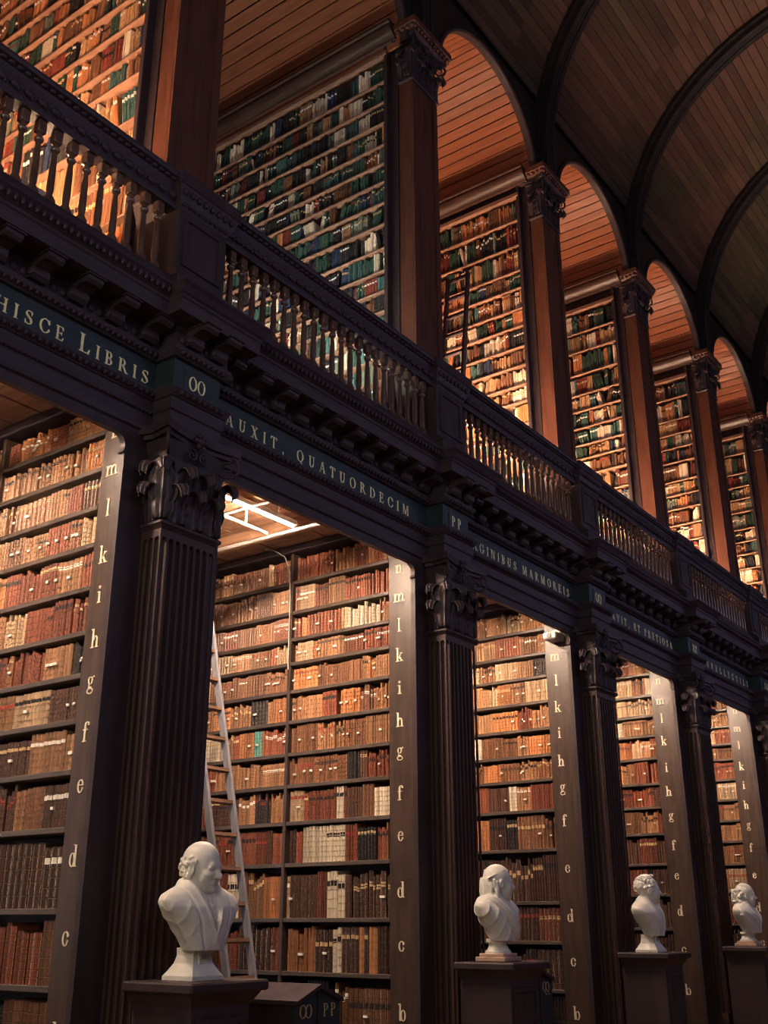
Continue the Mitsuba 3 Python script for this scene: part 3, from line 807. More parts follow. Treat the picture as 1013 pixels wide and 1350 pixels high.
PEDL = ['dark panelled gallery pedestal above the OO plate, nearest the camera', 'dark panelled gallery pedestal above the PP plate', 'dark panelled gallery pedestal above the QQ plate', 'dark panelled gallery pedestal above the fourth pilaster',
        'dark panelled gallery pedestal close to the right edge', 'dark panelled gallery pedestal beyond the right edge']
for i in range(1, 7):
    y = PY[i]
    k = thing('gallery_pedestal', PEDL[i - 1], 'pedestal', 'pedestals of the gallery balustrade')
    a, b, xf = y - 0.06, y + 0.42, 0.0
    part(k, 'body', cb(-0.45, xf, a, b, FZ + 0.2, 6.46, 0.006), 'dark_oak')
    part(k, 'base', cat([cb(-0.45, xf + 0.10, a - 0.05, b + 0.05, FZ, FZ + 0.13, 0.008), frus(-0.45, xf + 0.09, a - 0.05, b + 0.05, FZ + 0.13, -0.45, xf, a, b, FZ + 0.22)]), 'dark_oak')
    fr = rect(a + 0.05, FZ + 0.28, b - 0.05, 6.40).difference(rect(a + 0.085, FZ + 0.315, b - 0.085, 6.365))
    part(k, 'panel_molding', ext(fr, xf - 0.002, xf + 0.014, 'yzx'), 'dark_oak')
    part(k, 'cap', cat([frus(-0.45, xf, a, b, 6.45, -0.45, xf + 0.025, a - 0.025, b + 0.025, 6.50), frus(-0.45, xf + 0.025, a - 0.025, b + 0.025, 6.50, -0.45, xf + 0.06, a - 0.06, b + 0.06, 6.60), cb(-0.45, xf + 0.075, a - 0.075, b + 0.075, 6.60, 6.71, 0.012)]), 'dark_oak')
    part(k, 'cap_carving', cat([beads(a - 0.03, b + 0.03, 0.06, xf + 0.05, 6.56, 0.02, 0.024, 0.03, 1), beads(a, b, 0.05, xf + 0.02, 6.475, 0.015, 0.018, 0.018)]), 'dark_oak', stuff=True)

# ------------------------------------------------------------------ upper columns
XF = -0.28
UCAP = [(nm, ply(m_, 'dark_oak', 45)) for nm, m_ in capital_parts(W_P, 0.20, 0.58)]
UL = ['tall square column nearest the camera, its side lit orange', 'tall square column right of the dim bookcase, above the PP plate', 'third tall square gallery column, its side glowing orange', 'fourth tall square gallery column, above the fourth pilaster',
      'fifth tall square gallery column, near the right edge', 'sixth tall square gallery column, beyond the right edge']
for i in range(1, 7):
    y = PY[i]
    k = thing('gallery_column', UL[i - 1], 'column', 'columns of the upper gallery')
    part(k, 'shaft', cb(-0.455, XF, y, y + W_P, 6.69, 10.42, 0.008), 'red_oak')
    fr = [bx(XF - 0.004, XF + 0.018, y + q, y + q + 0.075, 6.98, 10.36) for q in (0.0, W_P - 0.075)]
    part(k, 'front_strip', cat([fr[0]]), 'red_oak')
    part(k, 'front_strip', cat([fr[1]]), 'red_oak')
    part(k, 'base', cat([cb(-0.455, XF + 0.07, y - 0.06, y + W_P + 0.06, 6.70, 6.80, 0.008), frus(-0.455, XF + 0.065, y - 0.055, y + W_P + 0.055, 6.80, -0.455, XF + 0.01, y - 0.005, y + W_P + 0.005, 6.93)]), 'red_oak')
    part(k, 'astragal', cb(-0.455, XF + 0.03, y - 0.03, y + W_P + 0.03, 10.38, 10.42, 0.01), 'dark_oak')
    c = part(k, 'capital', UCAP[0][1], tr=(XF, y, 10.42))
    for nm, d in UCAP[1:]:
        part(c, nm, d, tr=(XF, y, 10.42))
    part(k, 'impost', cat([frus(-0.45, XF + 0.06, y - 0.06, y + W_P + 0.06, 10.99, -0.45, XF + 0.13, y - 0.13, y + W_P + 0.13, 11.05), cb(-0.45, XF + 0.15, y - 0.145, y + W_P + 0.145, 11.05, 11.14, 0.008)]), 'red_oak')
    part(k, 'impost_carving', cat([beads(y - 0.12, y + W_P + 0.12, 0.065, XF + 0.12, 11.03, 0.024, 0.026, 0.03, 1)] + [ball(XF + 0.1 - j * 0.065, s, 11.03, 0.026, 0.024, 0.03, 1) for j in range(8) for s in (y - 0.115, y + W_P + 0.115)]), 'red_oak', stuff=True)

# ================================================================== BOOKCASES
LOWZ = {1: [0.30, 0.80, 1.30, 1.72, 2.18, 2.52, 2.83, 3.12, 3.40, 3.70, 4.00, 4.27, 4.55, 4.83],
        2: [0.30, 0.75, 1.24, 1.67, 2.13, 2.49, 2.82, 3.11, 3.41, 3.70, 3.97, 4.21, 4.48, 4.79],
        3: [0.05, 0.52, 0.984, 1.445, 1.835, 2.369, 2.776, 3.10, 3.367, 3.659, 3.957, 4.244, 4.509, 4.79],
        4: [0.15, 0.65, 1.086, 1.556, 1.962, 2.33, 2.706, 3.041, 3.342, 3.671, 3.972, 4.236, 4.511, 4.80],
        5: [0.15, 0.62, 1.10, 1.60, 2.05, 2.448, 2.778, 3.084, 3.391, 3.697, 4.008, 4.243, 4.521, 4.781]}
LOWZ[6] = LOWZ[2]
LETTERS = 'abcdefghiklmno'
LETZ = {1: dict(n=4.767, m=4.485, l=4.217, k=3.888, i=3.614, h=3.324, g=3.023, f=2.735, e=2.409, d=2.008, c=1.555, b=1.06),
        2: dict(n=4.664, m=4.393, l=4.136, k=3.863, i=3.567, h=3.285, g=2.989, f=2.663, e=2.309, d=1.886, c=1.453, b=0.967),
        3: dict(m=4.417, l=4.159, k=3.863, i=3.573, h=3.274, g=2.961, f=2.644, e=2.153, d=1.693, c=1.248, b=0.777),
        4: dict(n=4.665, m=4.392, l=4.166, k=3.871, i=3.523, h=3.218, g=2.881, f=2.544, e=2.164, d=1.758, c=1.297, b=0.853),
        5: dict(n=4.718, m=4.437, l=4.194, k=3.869, i=3.582, h=3.289, g=2.966, f=2.664, e=2.263, d=1.825, c=1.329, b=0.85)}
LETZ[6] = LETZ[2]
UPZ = {1: [5.80, 6.22, 6.66, 7.12, 7.583, 8.037, 8.293, 8.648, 8.96, 9.28, 9.60, 9.95, 10.30, 10.60],
       2: [5.80, 6.16, 6.44, 6.70, 6.96, 7.234, 7.502, 7.745, 7.992, 8.27, 8.572, 8.85, 9.12, 9.37, 9.62, 9.92, 10.206, 10.50],
       3: [5.80, 6.16, 6.50, 6.80, 7.10, 7.424, 7.741, 7.975, 8.25, 8.519, 8.82, 9.082, 9.393, 9.657, 10.05, 10.45],
       4: [5.80, 6.16, 6.50, 6.80, 7.08, 7.372, 7.612, 7.939, 8.205, 8.434, 8.719, 9.004, 9.283, 9.637, 10.033, 10.37],
       5: [5.80, 6.16, 6.50, 6.80, 7.10, 7.40, 7.70, 8.00, 8.294, 8.55, 8.81, 9.165, 9.437, 9.70, 9.977, 10.40]}
UPZ[6] = UPZ[5]
UPTOP = {1: 10.88, 2: 10.84, 3: 10.80, 4: 10.74, 5: 10.74, 6: 10.74}
XD = -1.75                                   # the upright between the two sections of a lower case

k = struct('wall_partition')
whole(k, bx(XL, -0.3, PY[0] + 0.1, PY[0] + 0.57, 0, 11.1), 'dark_oak')

LCL = ['tall lower bookcase at the left edge, under the words HISCE LIBRIS', 'tall lower bookcase behind the ladder, panel letters b to n', 'tall lower bookcase right of the second bust, panel letters b to m', 'narrow visible lower bookcase right of the third bust',
       'narrow visible lower bookcase behind the farthest bust', 'lower bookcase past the right edge']
UCL = ['gallery bookcase in the top left corner, books lit orange from below', 'dim gallery bookcase with many green and black books and slanting rows', 'gallery bookcase between the second and third columns', 'gallery bookcase between the third and fourth columns',
       'gallery bookcase between the fourth and fifth columns', 'gallery bookcase near the right edge, farthest in view']


def panel_letter(parent, ch, xc, zc, h, yface):
    g, w = letter_poly(ch, h)
    b = g.bounds
    g = affinity.translate(g, xc - (b[0] + b[2]) / 2, zc - (b[1] + b[3]) / 2)
    m_ = ext(g, yface - 0.004, yface, 'xzy')
    part(parent, 'letter', m_, 'cream_paint')


for i in range(1, 7):
    y = PY[i]
    k = thing('bookcase', LCL[i - 1], 'bookcase', 'bookcases of the lower alcoves')
    part(k, 'back', bx(XL, -0.30, y + 0.16, y + 0.568, 0, 5.16), 'dark_oak')
    part(k, 'upright', cb(XD - 0.018, XD + 0.018, y - 0.078, y + 0.17, 0, 5.08, 0.004), 'panel_oak')
    part(k, 'upright', bx(-0.562, -0.545, y - 0.07, y + 0.17, 0, 5.08), 'panel_oak')
    part(k, 'cornice_board', cb(XL, -0.545, y - 0.11, y + 0.17, 5.085, 5.16, 0.01), 'dark_oak')
    for z in LOWZ[i]:
        for x0, x1 in ((XD + 0.018, -0.56), (XL, XD - 0.018)):
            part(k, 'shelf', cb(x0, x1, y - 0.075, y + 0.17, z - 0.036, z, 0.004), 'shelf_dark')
    pp = part(k, 'letter_panel', ext(rect(-0.545, 0.0, -0.243, 5.08), y - 0.085, y + 0.17, 'xzy'), 'panel_oak')
    for ch, z in LETZ[i].items():
        panel_letter(pp, ch, -0.438, z, 0.125, y - 0.085)

for i in range(1, 7):
    y = PY[i]
    k = thing('gallery_bookcase', UCL[i - 1], 'bookcase', 'bookcases of the gallery')
    part(k, 'back', bx(XL, -0.46, y + 0.16, y + 0.568, FZ, 11.0), 'dark_oak')
    part(k, 'stile', cat([cb(-0.60, -0.553, y - 0.085, y + 0.155, FZ, 10.98, 0.006), bx(-0.56, -0.46, y - 0.004, y + 0.155, FZ, 10.98)]), 'dark_oak')
    zt = UPTOP[i]
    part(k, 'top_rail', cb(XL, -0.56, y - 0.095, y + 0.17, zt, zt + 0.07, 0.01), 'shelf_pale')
    part(k, 'frieze', bx(XL, -0.60, y - 0.05, y + 0.17, zt + 0.07, 11.0), 'black_wood')
    for z in UPZ[i]:
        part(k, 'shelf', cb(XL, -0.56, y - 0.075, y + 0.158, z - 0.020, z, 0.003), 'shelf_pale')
    pc = Polygon([(0.02, 10.96), (-0.06, 10.97), (-0.075, 11.0), (-0.12, 11.02), (-0.155, 11.06), (-0.165, 11.10), (-0.155, 11.13), (-0.19, 11.135), (-0.19, 11.17), (0.02, 11.17)])
    part(k, 'cornice', ext(affinity.translate(pc, y - 0.05, 0), XL, -0.42, 'yzx'), 'cornice_oak', 40)
    part(k, 'cornice', ext(affinity.translate(affinity.scale(pc, -1, 1, origin=(0, 0)), y + 0.54, 0), XL, -0.42, 'yzx'), 'cornice_oak', 40)

# ------------------------------------------------------------------ books
LEATHER = {'tan leather': (0.33, 0.165, 0.078), 'brown leather': (0.22, 0.095, 0.045), 'reddish brown leather': (0.23, 0.066, 0.034), 'dark brown leather': (0.10, 0.046, 0.030), 'cream vellum': (0.62, 0.53, 0.39),
           'black leather': (0.032, 0.026, 0.026), 'pale calf': (0.46, 0.31, 0.18), 'orange brown leather': (0.42, 0.17, 0.065)}
CLOTH = {'dark green': (0.028, 0.062, 0.045), 'black': (0.022, 0.021, 0.023), 'navy blue': (0.028, 0.042, 0.085), 'dark red': (0.17, 0.035, 0.026), 'brown': (0.15, 0.065, 0.035), 'cream': (0.58, 0.48, 0.35),
         'tan': (0.36, 0.20, 0.10), 'teal': (0.045, 0.10, 0.09), 'grey green': (0.13, 0.15, 0.11), 'orange brown': (0.38, 0.15, 0.06)}
GILT = (0.55, 0.36, 0.14)


def book_row(x0, x1, zb, gap, kind, style, thick):
    """books from right to left: dicts of one row"""
    out, x, n = [], x1 - 0.004, 0
    pal = LEATHER if kind == 'leather' else CLOTH
    names = list(pal)
    while x > x0 + 0.02:
        run_n = int(rng.integers(2, 11))
        nm = names[rng.choice(len(names), p=style / style.sum())]
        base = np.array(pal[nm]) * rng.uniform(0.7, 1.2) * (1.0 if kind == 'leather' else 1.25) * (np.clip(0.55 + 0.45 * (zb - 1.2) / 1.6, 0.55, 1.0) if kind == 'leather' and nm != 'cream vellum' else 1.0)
        w0 = thick * rng.uniform(0.72, 1.35)
        h0 = gap * rng.uniform(0.80, 0.955)
        lab = rng.choice(['none', 'red', 'black', 'tan', 'white'], p=[0.42, 0.07, 0.26, 0.15, 0.10]) if kind == 'leather' else rng.choice(['none', 'red', 'black', 'tan', 'white'], p=[0.52, 0.05, 0.09, 0.16, 0.18])
        lz = rng.uniform(0.60, 0.78)
        nb = int(rng.integers(4, 7)) if kind == 'leather' else int(rng.integers(1, 4))
        lean = 0.0
        if kind == 'cloth' and rng.random() < 0.10:
            lean = rng.choice([-1, 1]) * rng.uniform(0.10, 0.24)
            h0 *= 0.93
        same = rng.random() < (0.7 if kind == 'leather' else 0.4)
        if kind == 'cloth':
            run_n = int(rng.integers(1, 7))
        for q in range(run_n):
            w = w0 * (rng.uniform(0.94, 1.06) if same else rng.uniform(0.65, 1.4))
            if x - w < x0:
                x = x0
                break
            h = h0 if same else gap * rng.uniform(0.72, 0.955)
            n += 1
            out.append(dict(x=x - w, w=w * 0.92, z=zb, h=h + rng.uniform(-0.004, 0.004), color=base * rng.uniform(0.72, 1.28), name=nm, label=lab, lz=lz, nb=nb, n=n, slip=(kind == 'leather' and rng.random() < (0.15 if zb > 2.6 else 0.07)), kind=kind,
                            lean=lean, dy=rng.uniform(0, 0.022) if not same else rng.uniform(0, 0.009), dark=rng.uniform(0.45, 0.8)))
            x -= w
        if lean:
            x -= abs(lean) * h0 * 0.9
        if rng.random() < 0.03:
            x -= rng.uniform(0.01, 0.05)
    return out


TT = np.linspace(0, 1, 5)
BULGE = (2 * TT - 1) ** 2


def strips(xa, w, yf, segs, bul, lean, zb):
    """curved spine strips: segs are (z0, z1, colour, forward offset)"""
    nS = len(segs)
    z = np.array([[s[0], s[1]] for s in segs])
    off = np.array([s[3] for s in segs])
    X = xa + TT * w
    v = np.empty((nS, 2, 5, 3))
    v[..., 0] = X + (z[..., None] - zb) * lean
    v[..., 1] = (yf + bul * BULGE)[None, None, :] - off[:, None, None]
    v[..., 2] = z[..., None]
    c = np.repeat(np.array([s[2] for s in segs])[:, None, :], 10, 1)
    f0 = np.array([[j, j + 1, j + 6] for j in range(4)] + [[j, j + 6, j + 5] for j in range(4)])
    f = (np.arange(nS)[:, None, None] * 10 + f0[None]).reshape(-1, 3)
    return v.reshape(-1, 3), f, c.reshape(-1, 3)


def book_mesh(b, split):
    """(vertices, triangles, colours) of the cover, the pages, the label and the slip"""
    x, w, z, h, yf, d = b['x'], b['w'], b['z'] + 0.0005, b['h'], b['yf'] + b['dy'], b['d']
    col = np.asarray(b['color'])
    bul = min(0.016, w * 0.42)
    segs, e, rb = [], z, 0.0035 if b['kind'] == 'leather' else 0.0012
    th = 0.006 if b['kind'] == 'leather' else 0.004
    cuts = z + h * (np.arange(1, b['nb'] + 1) / (b['nb'] + 1))
    dark = col * b['dark']
    for c in cuts:
        segs.append((e, c - th, col, 0.0))
        segs.append((c - th, c - th * 0.45, np.array(GILT) * 0.5 + col * 0.5, 0.0005))
        segs.append((c - th * 0.45, c + th * 0.55, dark, rb))
        e = c + th * 0.55
    segs.append((e, z + h * 0.985, col, 0.0))
    segs.append((z + h * 0.985, z + h, dark, 0.001))
    ln = b['lean']
    V, F, C = strips(x, w, yf, segs, bul, ln, z)
    # boards: a left, a right and a rear face
    yb = yf + d
    q = np.array([[x, yf + bul, z], [x, yb, z], [x + ln * h, yb, z + h], [x + ln * h, yf + bul, z + h],
                  [x + w, yf + bul, z], [x + w, yb, z], [x + w + ln * h, yb, z + h], [x + w + ln * h, yf + bul, z + h]])
    qf = np.array([[0, 3, 2], [0, 2, 1], [4, 5, 6], [4, 6, 7]])
    cover = (np.vstack([V, q]), np.vstack([F, qf + len(V)]), np.vstack([C, np.repeat(col[None], 8, 0)]))
    pz, g = z + h - 0.006, 0.002
    pg = np.array([[x + g, yf + bul * 0.8, z], [x + w - g, yf + bul * 0.8, z], [x + w - g, yb - 0.004, z], [x + g, yb - 0.004, z]])
    pages = (np.vstack([pg, pg + [ln * h, 0, pz - z]]), np.array([[4, 5, 6], [4, 6, 7], [0, 2, 1], [0, 3, 2], [0, 1, 5], [0, 5, 4], [2, 3, 7], [2, 7, 6]]))
    lab = slip = None
    if b['label'] != 'none':
        lh = 0.11 * h
        lab = strips(x + w * 0.06, w * 0.88, yf - 0.0042 + bul * 0.1, [(z + b['lz'] * h, z + b['lz'] * h + lh, col, 0.0)], bul * 0.9, ln, z)[:2]
    if b['slip']:
        zc = z + h * 0.42
        v, f = bx(x + w * 0.05, x + w * 0.95, yf - 0.010, yf + 0.004, zc, zc + 0.018)
        slip = (v, f)
    return cover, pages, lab, slip


LABC = {'red': (0.30, 0.045, 0.03), 'black': (0.025, 0.02, 0.02), 'tan': (0.52, 0.36, 0.18), 'white': (0.80, 0.76, 0.66)}
books = []
lower_names = list(LEATHER)
for i in range(1, 7):
    y = PY[i]
    zs = LOWZ[i] + [5.085]
    for s, (z, z2) in enumerate(zip(zs[:-1], zs[1:])):
        for sec, (x0, x1) in enumerate((((XD + 0.018), -0.562), (XL + 0.02, XD - 0.018))):
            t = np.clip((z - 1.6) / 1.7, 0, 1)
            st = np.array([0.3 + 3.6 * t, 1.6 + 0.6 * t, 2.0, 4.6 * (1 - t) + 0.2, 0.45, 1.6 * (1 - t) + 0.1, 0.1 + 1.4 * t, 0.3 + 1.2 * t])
            if rng.random() < 0.5:
                st[rng.integers(0, 3) if t > 0.4 else rng.integers(2, 4)] += 8
            thick = 0.030 + 0.014 * np.clip((2.6 - z) / 1.5, 0, 1) + (0.006 if i == 1 else 0)
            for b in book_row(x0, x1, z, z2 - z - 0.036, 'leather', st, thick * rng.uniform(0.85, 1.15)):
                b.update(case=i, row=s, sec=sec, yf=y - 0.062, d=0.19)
                books.append(b)
    zs = UPZ[i] + [UPTOP[i]]
    for s, (z, z2) in enumerate(zip(zs[:-1], zs[1:])):
        st = {1: [1.6, 1.2, 0.2, 1.2, 2.4, 0.3, 1.2, 0.4, 0.4, 1.4], 2: [3.4, 2.6, 0.9, 0.7, 1.0, 2.0, 0.7, 1.5, 1.2, 0.3]}.get(i, [1.8, 1.5, 0.3, 0.7, 2.4, 1.5, 1.6, 0.5, 0.6, 1.2])
        st = np.array(st)
        if i == 1 and s <= 3:
            st = np.array([0.1, 0.1, 0, 0.3, 2.0, 2.2, 3.0, 0, 0, 1.0])
        if rng.random() < 0.3:
            st[rng.integers(0, len(st))] += 4
        thick = 0.046 if (i == 1 and s <= 3) else 0.027 if i != 2 else 0.024
        for b in book_row(XL + 0.02, -0.605, z, z2 - z - 0.026, 'cloth', st, thick * rng.uniform(0.85, 1.2)):
            b.update(case=i, row=len(zs) - 2 - s, sec=0, yf=y - 0.062, d=0.17)
            books.append(b)

# a few volumes of the second alcove that stand out in colour
for b in books:
    if b['kind'] == 'leather' and b['case'] == 2:
        xm, r_ = b['x'] + b['w'] / 2, b['row']
        nm = None
        if b['sec'] == 0 and ((r_ in (3, 4) and -1.27 < xm < -1.05) or (r_ == 5 and -1.15 < xm < -1.07) or (r_ == 2 and -1.17 < xm < -1.10)):
            nm, b['label'] = 'cream vellum', 'black'
        elif b['sec'] == 0 and r_ == 2 and (-0.90 < xm < -0.84 or -0.78 < xm < -0.72):
            nm, b['label'] = 'orange brown leather', 'none'
        elif b['sec'] == 1 and r_ == 7 and -2.18 < xm < -2.10:
            b['name'], b['color'] = 'blue green', np.array([0.10, 0.30, 0.25])
        if nm:
            b['name'], b['color'], b['lz'] = nm, np.array(LEATHER[nm]) * rng.uniform(0.9, 1.1), 0.68
XVIS = {('leather', 1): -9, ('leather', 2): -2.45, ('leather', 3): -1.45, ('leather', 4): -1.0, ('leather', 5): -0.75, ('leather', 6): 9, ('cloth', 1): -9, ('cloth', 2): -2.9, ('cloth', 3): -1.85, ('cloth', 4): -1.4, ('cloth', 5): -1.2, ('cloth', 6): -1.0}
for b in books:
    c = np.array([b['x'] + b['w'] / 2, b['yf'], b['z'] + b['h'] / 2])
    px, py, pz = project(c)
    p2 = project(c + [b['w'] / 2, 0, 0]); p1 = project(c - [b['w'] / 2, 0, 0])
    q2 = project(c + [0, 0, b['h'] / 2]); q1 = project(c - [0, 0, b['h'] / 2])
    area = abs(p2[0] - p1[0]) * abs(q2[1] - q1[1])
    vis = 4 < px < 1009 and 4 < py < 1346 and b['x'] > XVIS[(b['kind'], b['case'])]
    if b['kind'] == 'cloth' and b['case'] == 1 and py > 88 + 0.62 * px - 6:
        vis = False                                   # behind the first balustrade's rail and balusters
    if b['kind'] == 'leather' and b['case'] == 2 and b['z'] < 1.2 and b['x'] < -0.95:
        vis = False                                   # behind the gabled case
    if b['kind'] == 'cloth' and b['z'] < 6.9:
        vis = False
    b['area'] = area if vis else 0.0
chosen = set()
for kind, most in (('leather', 300), ('cloth', 300)):
    idx = sorted((j for j, b in enumerate(books) if b['kind'] == kind and b['area'] > 0), key=lambda j: -books[j]['area'])[:most]
    chosen.update(idx)

RESTS = {'leather': ([], [], []), 'cloth': ([], [], [])}
count_rest = {'leather': 0, 'cloth': 0}


def push(kind, v, f, c):
    V, F, C = RESTS[kind]
    V.append(v); F.append(f + count_rest[kind]); C.append(c)
    count_rest[kind] += len(v)


for j, b in enumerate(books):
    (cv, cf, cc), pages, lab, slip = book_mesh(b, j in chosen)
    mat = 'book' if b['kind'] == 'leather' else 'cloth_book'
    if j in chosen:
        if b['kind'] == 'leather':
            lt = LETTERS[b['row']]
            extra = {'none': '', 'red': ', red label', 'black': ', black label', 'tan': ', tan label', 'white': ', white label'}[b['label']]
            text = f"{b['name']} book{extra}, {ordinal(b['n'])} from right{', left section' if b['sec'] else ''}, row {lt}, {CASEW[b['case'] - 1]}"
            k = thing('leather_book', text, 'book', 'leather books on the alcove shelves')
        else:
            text = f"{b['name']} book, {ordinal(b['n'])} from right on {ordinal(b['row'] + 1)} shelf from top, {ordinal(b['case'])} gallery bookcase"
            k = thing('gallery_book', text, 'book', 'books on the gallery shelves')
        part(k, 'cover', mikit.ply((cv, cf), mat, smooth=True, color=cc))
        part(k, 'page_block', pages, 'paper')
        if lab is not None:
            part(k, 'title_label', lab, 'label_' + b['label'])
        if slip is not None:
            part(k, 'paper_slip', slip, 'label_white')
    else:
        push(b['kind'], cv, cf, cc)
        v, f = pages
        push(b['kind'], v[4:], np.array([[0, 1, 2], [0, 2, 3]]), np.repeat([[0.5, 0.42, 0.3]], 4, 0))
        if lab is not None:
            push(b['kind'], lab[0], lab[1], np.repeat([LABC[b['label']]], len(lab[0]), 0))
        if slip is not None:
            push(b['kind'], slip[0], slip[1], np.repeat([[0.8, 0.76, 0.66]], len(slip[0]), 0))
for kind, base, text in (('leather', 'leather_books', 'remaining brown leather books filling the alcove shelves in tight rows'), ('cloth', 'gallery_books', 'remaining green, black and brown books filling the gallery shelves')):
    V, F, C = RESTS[kind]
    k = thing(base, text, 'books')
    labels[k]['kind'] = 'stuff'
    scene[k] = mikit.ply((np.vstack(V), np.vstack(F)), 'book' if kind == 'leather' else 'cloth_book', smooth=True, color=np.vstack(C))

# ================================================================== LAMPS AND FITTINGS
for i in range(0, 6):
    a, b = bay_y(i)
    k = thing('strip_light', f'thin white strip light hung under the ceiling of the {CASEW[i]}', 'strip light', 'strip lights of the alcoves')
    x, z = -1.05, 4.99
    ya, yb = a + 0.35, b - 0.80
    part(k, 'housing', cb(x - 0.03, x + 0.03, ya - 0.03, yb + 0.03, z, z + 0.045, 0.006), 'white_paint')
    part(k, 'hanger', cat([bx(x - 0.006, x + 0.006, q - 0.006, q + 0.006, z + 0.04, 5.17) for q in (ya + 0.2, yb - 0.2)]), 'white_paint')
    pr = np.array([[0.02 * math.cos(q), 0.02 * math.sin(q)] for q in np.radians(np.linspace(-172, -8, 7))])
    v = np.array([[x + u_, y_, z + w_] for y_ in (ya, yb) for u_, w_ in pr])
    t = (v, np.array([[q, q + 1, q + 8] for q in range(6)] + [[q, q + 8, q + 7] for q in range(6)]))
    nn = np.cross(v[1] - v[0], v[8] - v[0])
    t = t if nn[2] < 0 else (v, t[1][:, ::-1])
    d = ply(t, 'white_paint')
    d['emitter'] = emit(STRIP, STRIP_K, {0: 4, 1: 5, 2: 3}.get(i, 1.5))
    part(k, 'tube', d)

for i in (0, 1):
    a, b = bay_y(i)
    k = thing('ceiling_pipe', f'white pipes crossing below the ceiling of the {CASEW[i]}', 'pipe', 'white pipes under the alcove ceilings')
    part(k, 'main_pipe', tube([[-1.27, a + 0.02, 4.93], [-1.27, a + 1.8, 4.93]], 0.017), 'white_paint')
    part(k, 'cross_pipe', tube([[-2.4, a + 1.28, 4.97], [-0.45, a + 1.32, 4.97]], 0.011), 'white_paint')
    part(k, 'cross_pipe', tube([[-3.2, b - 0.80, 4.95], [-0.45, b - 0.77, 4.95]], 0.017), 'white_paint')
    part(k, 'drop_rod', tube([[-1.25, a + 1.5, 4.93], [-1.25, a + 1.5, 5.18]], 0.012), 'white_paint')

for i in range(0, 7):
    col, kk = UPLIGHT[i]
    a, b = bay_y(i)
    k = thing('gallery_lamp', f'floor uplight hidden behind the {ordinal(i + 1)} balustrade', 'lamp', 'uplights on the gallery floor')
    y, z = b - 0.85, FZ + 0.50
    x0, x1 = -2.9, -0.44
    part(k, 'housing', cat([cb(x0 - 0.02, x1 + 0.02, y - 0.09, y + 0.09, z, z + 0.05, 0.006), bx(x0, x1, y - 0.09, y - 0.08, z + 0.04, z + 0.09), bx(x0, x1, y + 0.08, y + 0.09, z + 0.04, z + 0.09)]), 'lamp_metal')
    part(k, 'stand', cat([bx(q - 0.02, q + 0.02, y - 0.02, y + 0.02, FZ, z + 0.01) for q in (x0 + 0.3, x1 - 0.3)] + [bx(q - 0.03, q + 0.03, y - 0.12, y + 0.12, FZ, FZ + 0.02) for q in (x0 + 0.3, x1 - 0.3)]), 'lamp_metal')
    pane = (np.array([[x0, y - 0.07, z + 0.07], [x1, y - 0.07, z + 0.07], [x1, y + 0.07, z + 0.07], [x0, y + 0.07, z + 0.07]]), np.array([[0, 1, 2], [0, 2, 3]]))
    d = ply(pane, 'white_paint')
    d['emitter'] = emit(col, kk, {0: 3, 1: 3, 2: 4, 3: 2.5}.get(i, 1.5))
    part(k, 'lens', d)

k = thing('cable', 'thin pale cable hanging down the shelf upright in the second alcove', 'cable')
y = PY[2] - 0.088
whole(k, tube([[-2.02, y - 0.10, 5.15], [-1.93, y - 0.05, 5.13], [-1.83, y - 0.01, 5.06], [-1.765, y, 4.90], [-1.752, y, 4.6], [-1.752, y, 4.1], [-1.75, y, 3.9]], 0.006, 6), 'lamp_metal')
k = thing('camera_box', 'small grey security camera box at the top of the third letter panel', 'camera')
y = PY[3]
part(k, 'body', cb(-0.47, -0.30, y - 0.30, y - 0.09, 4.58, 4.66, 0.012), 'lamp_metal')
part(k, 'bracket', cat([bx(-0.42, -0.34, y - 0.13, y - 0.084, 4.65, 4.72), bx(-0.40, -0.36, y - 0.20, y - 0.12, 4.65, 4.68)]), 'white_paint')
part(k, 'lens', rotz(lathe([(0.03, 0), (0.03, 0.01), (0.02, 0.012)], 12), 0.0) if False else move(tube([[0, 0, 0], [0, -0.012, 0]], 0.028, 12), -0.385, y - 0.30, 4.62), 'label_black')

# ------------------------------------------------------------------ ladders
def ladder(key, foot, top, ydir, width, n_r, wd=0.032, dp=0.06, rail='grey_wood', first=0.03, rung='rung_wood', cross=(0, 1, 0)):
    F_, P_, C_ = np.array(foot, float), np.array(top, float), np.array(cross, float)
    ax = (P_ - F_) / np.linalg.norm(P_ - F_)
    nrm = np.cross(C_, ax)
    for s in (0, 1):
        o = C_ * (s * width)
        pts = [p + o + C_ * (u * wd / 2) + nrm * (v * dp / 2) for p in (F_, P_) for u in (-1, 1) for v in (-1, 1)]
        part(key, 'rail', arr(m3.Manifold.hull_points(np.array(pts))), rail)
    for j in range(n_r):
        c = F_ + (P_ - F_) * (first + (0.985 - first) * j / (n_r - 1))
        pts = [c + C_ * q + ax * (u * 0.014) + nrm * (v * 0.026) for q in (0, width) for u in (-1, 1) for v in (-1, 1)]
        part(key, 'rung', arr(m3.Manifold.hull_points(np.array(pts))), rung)


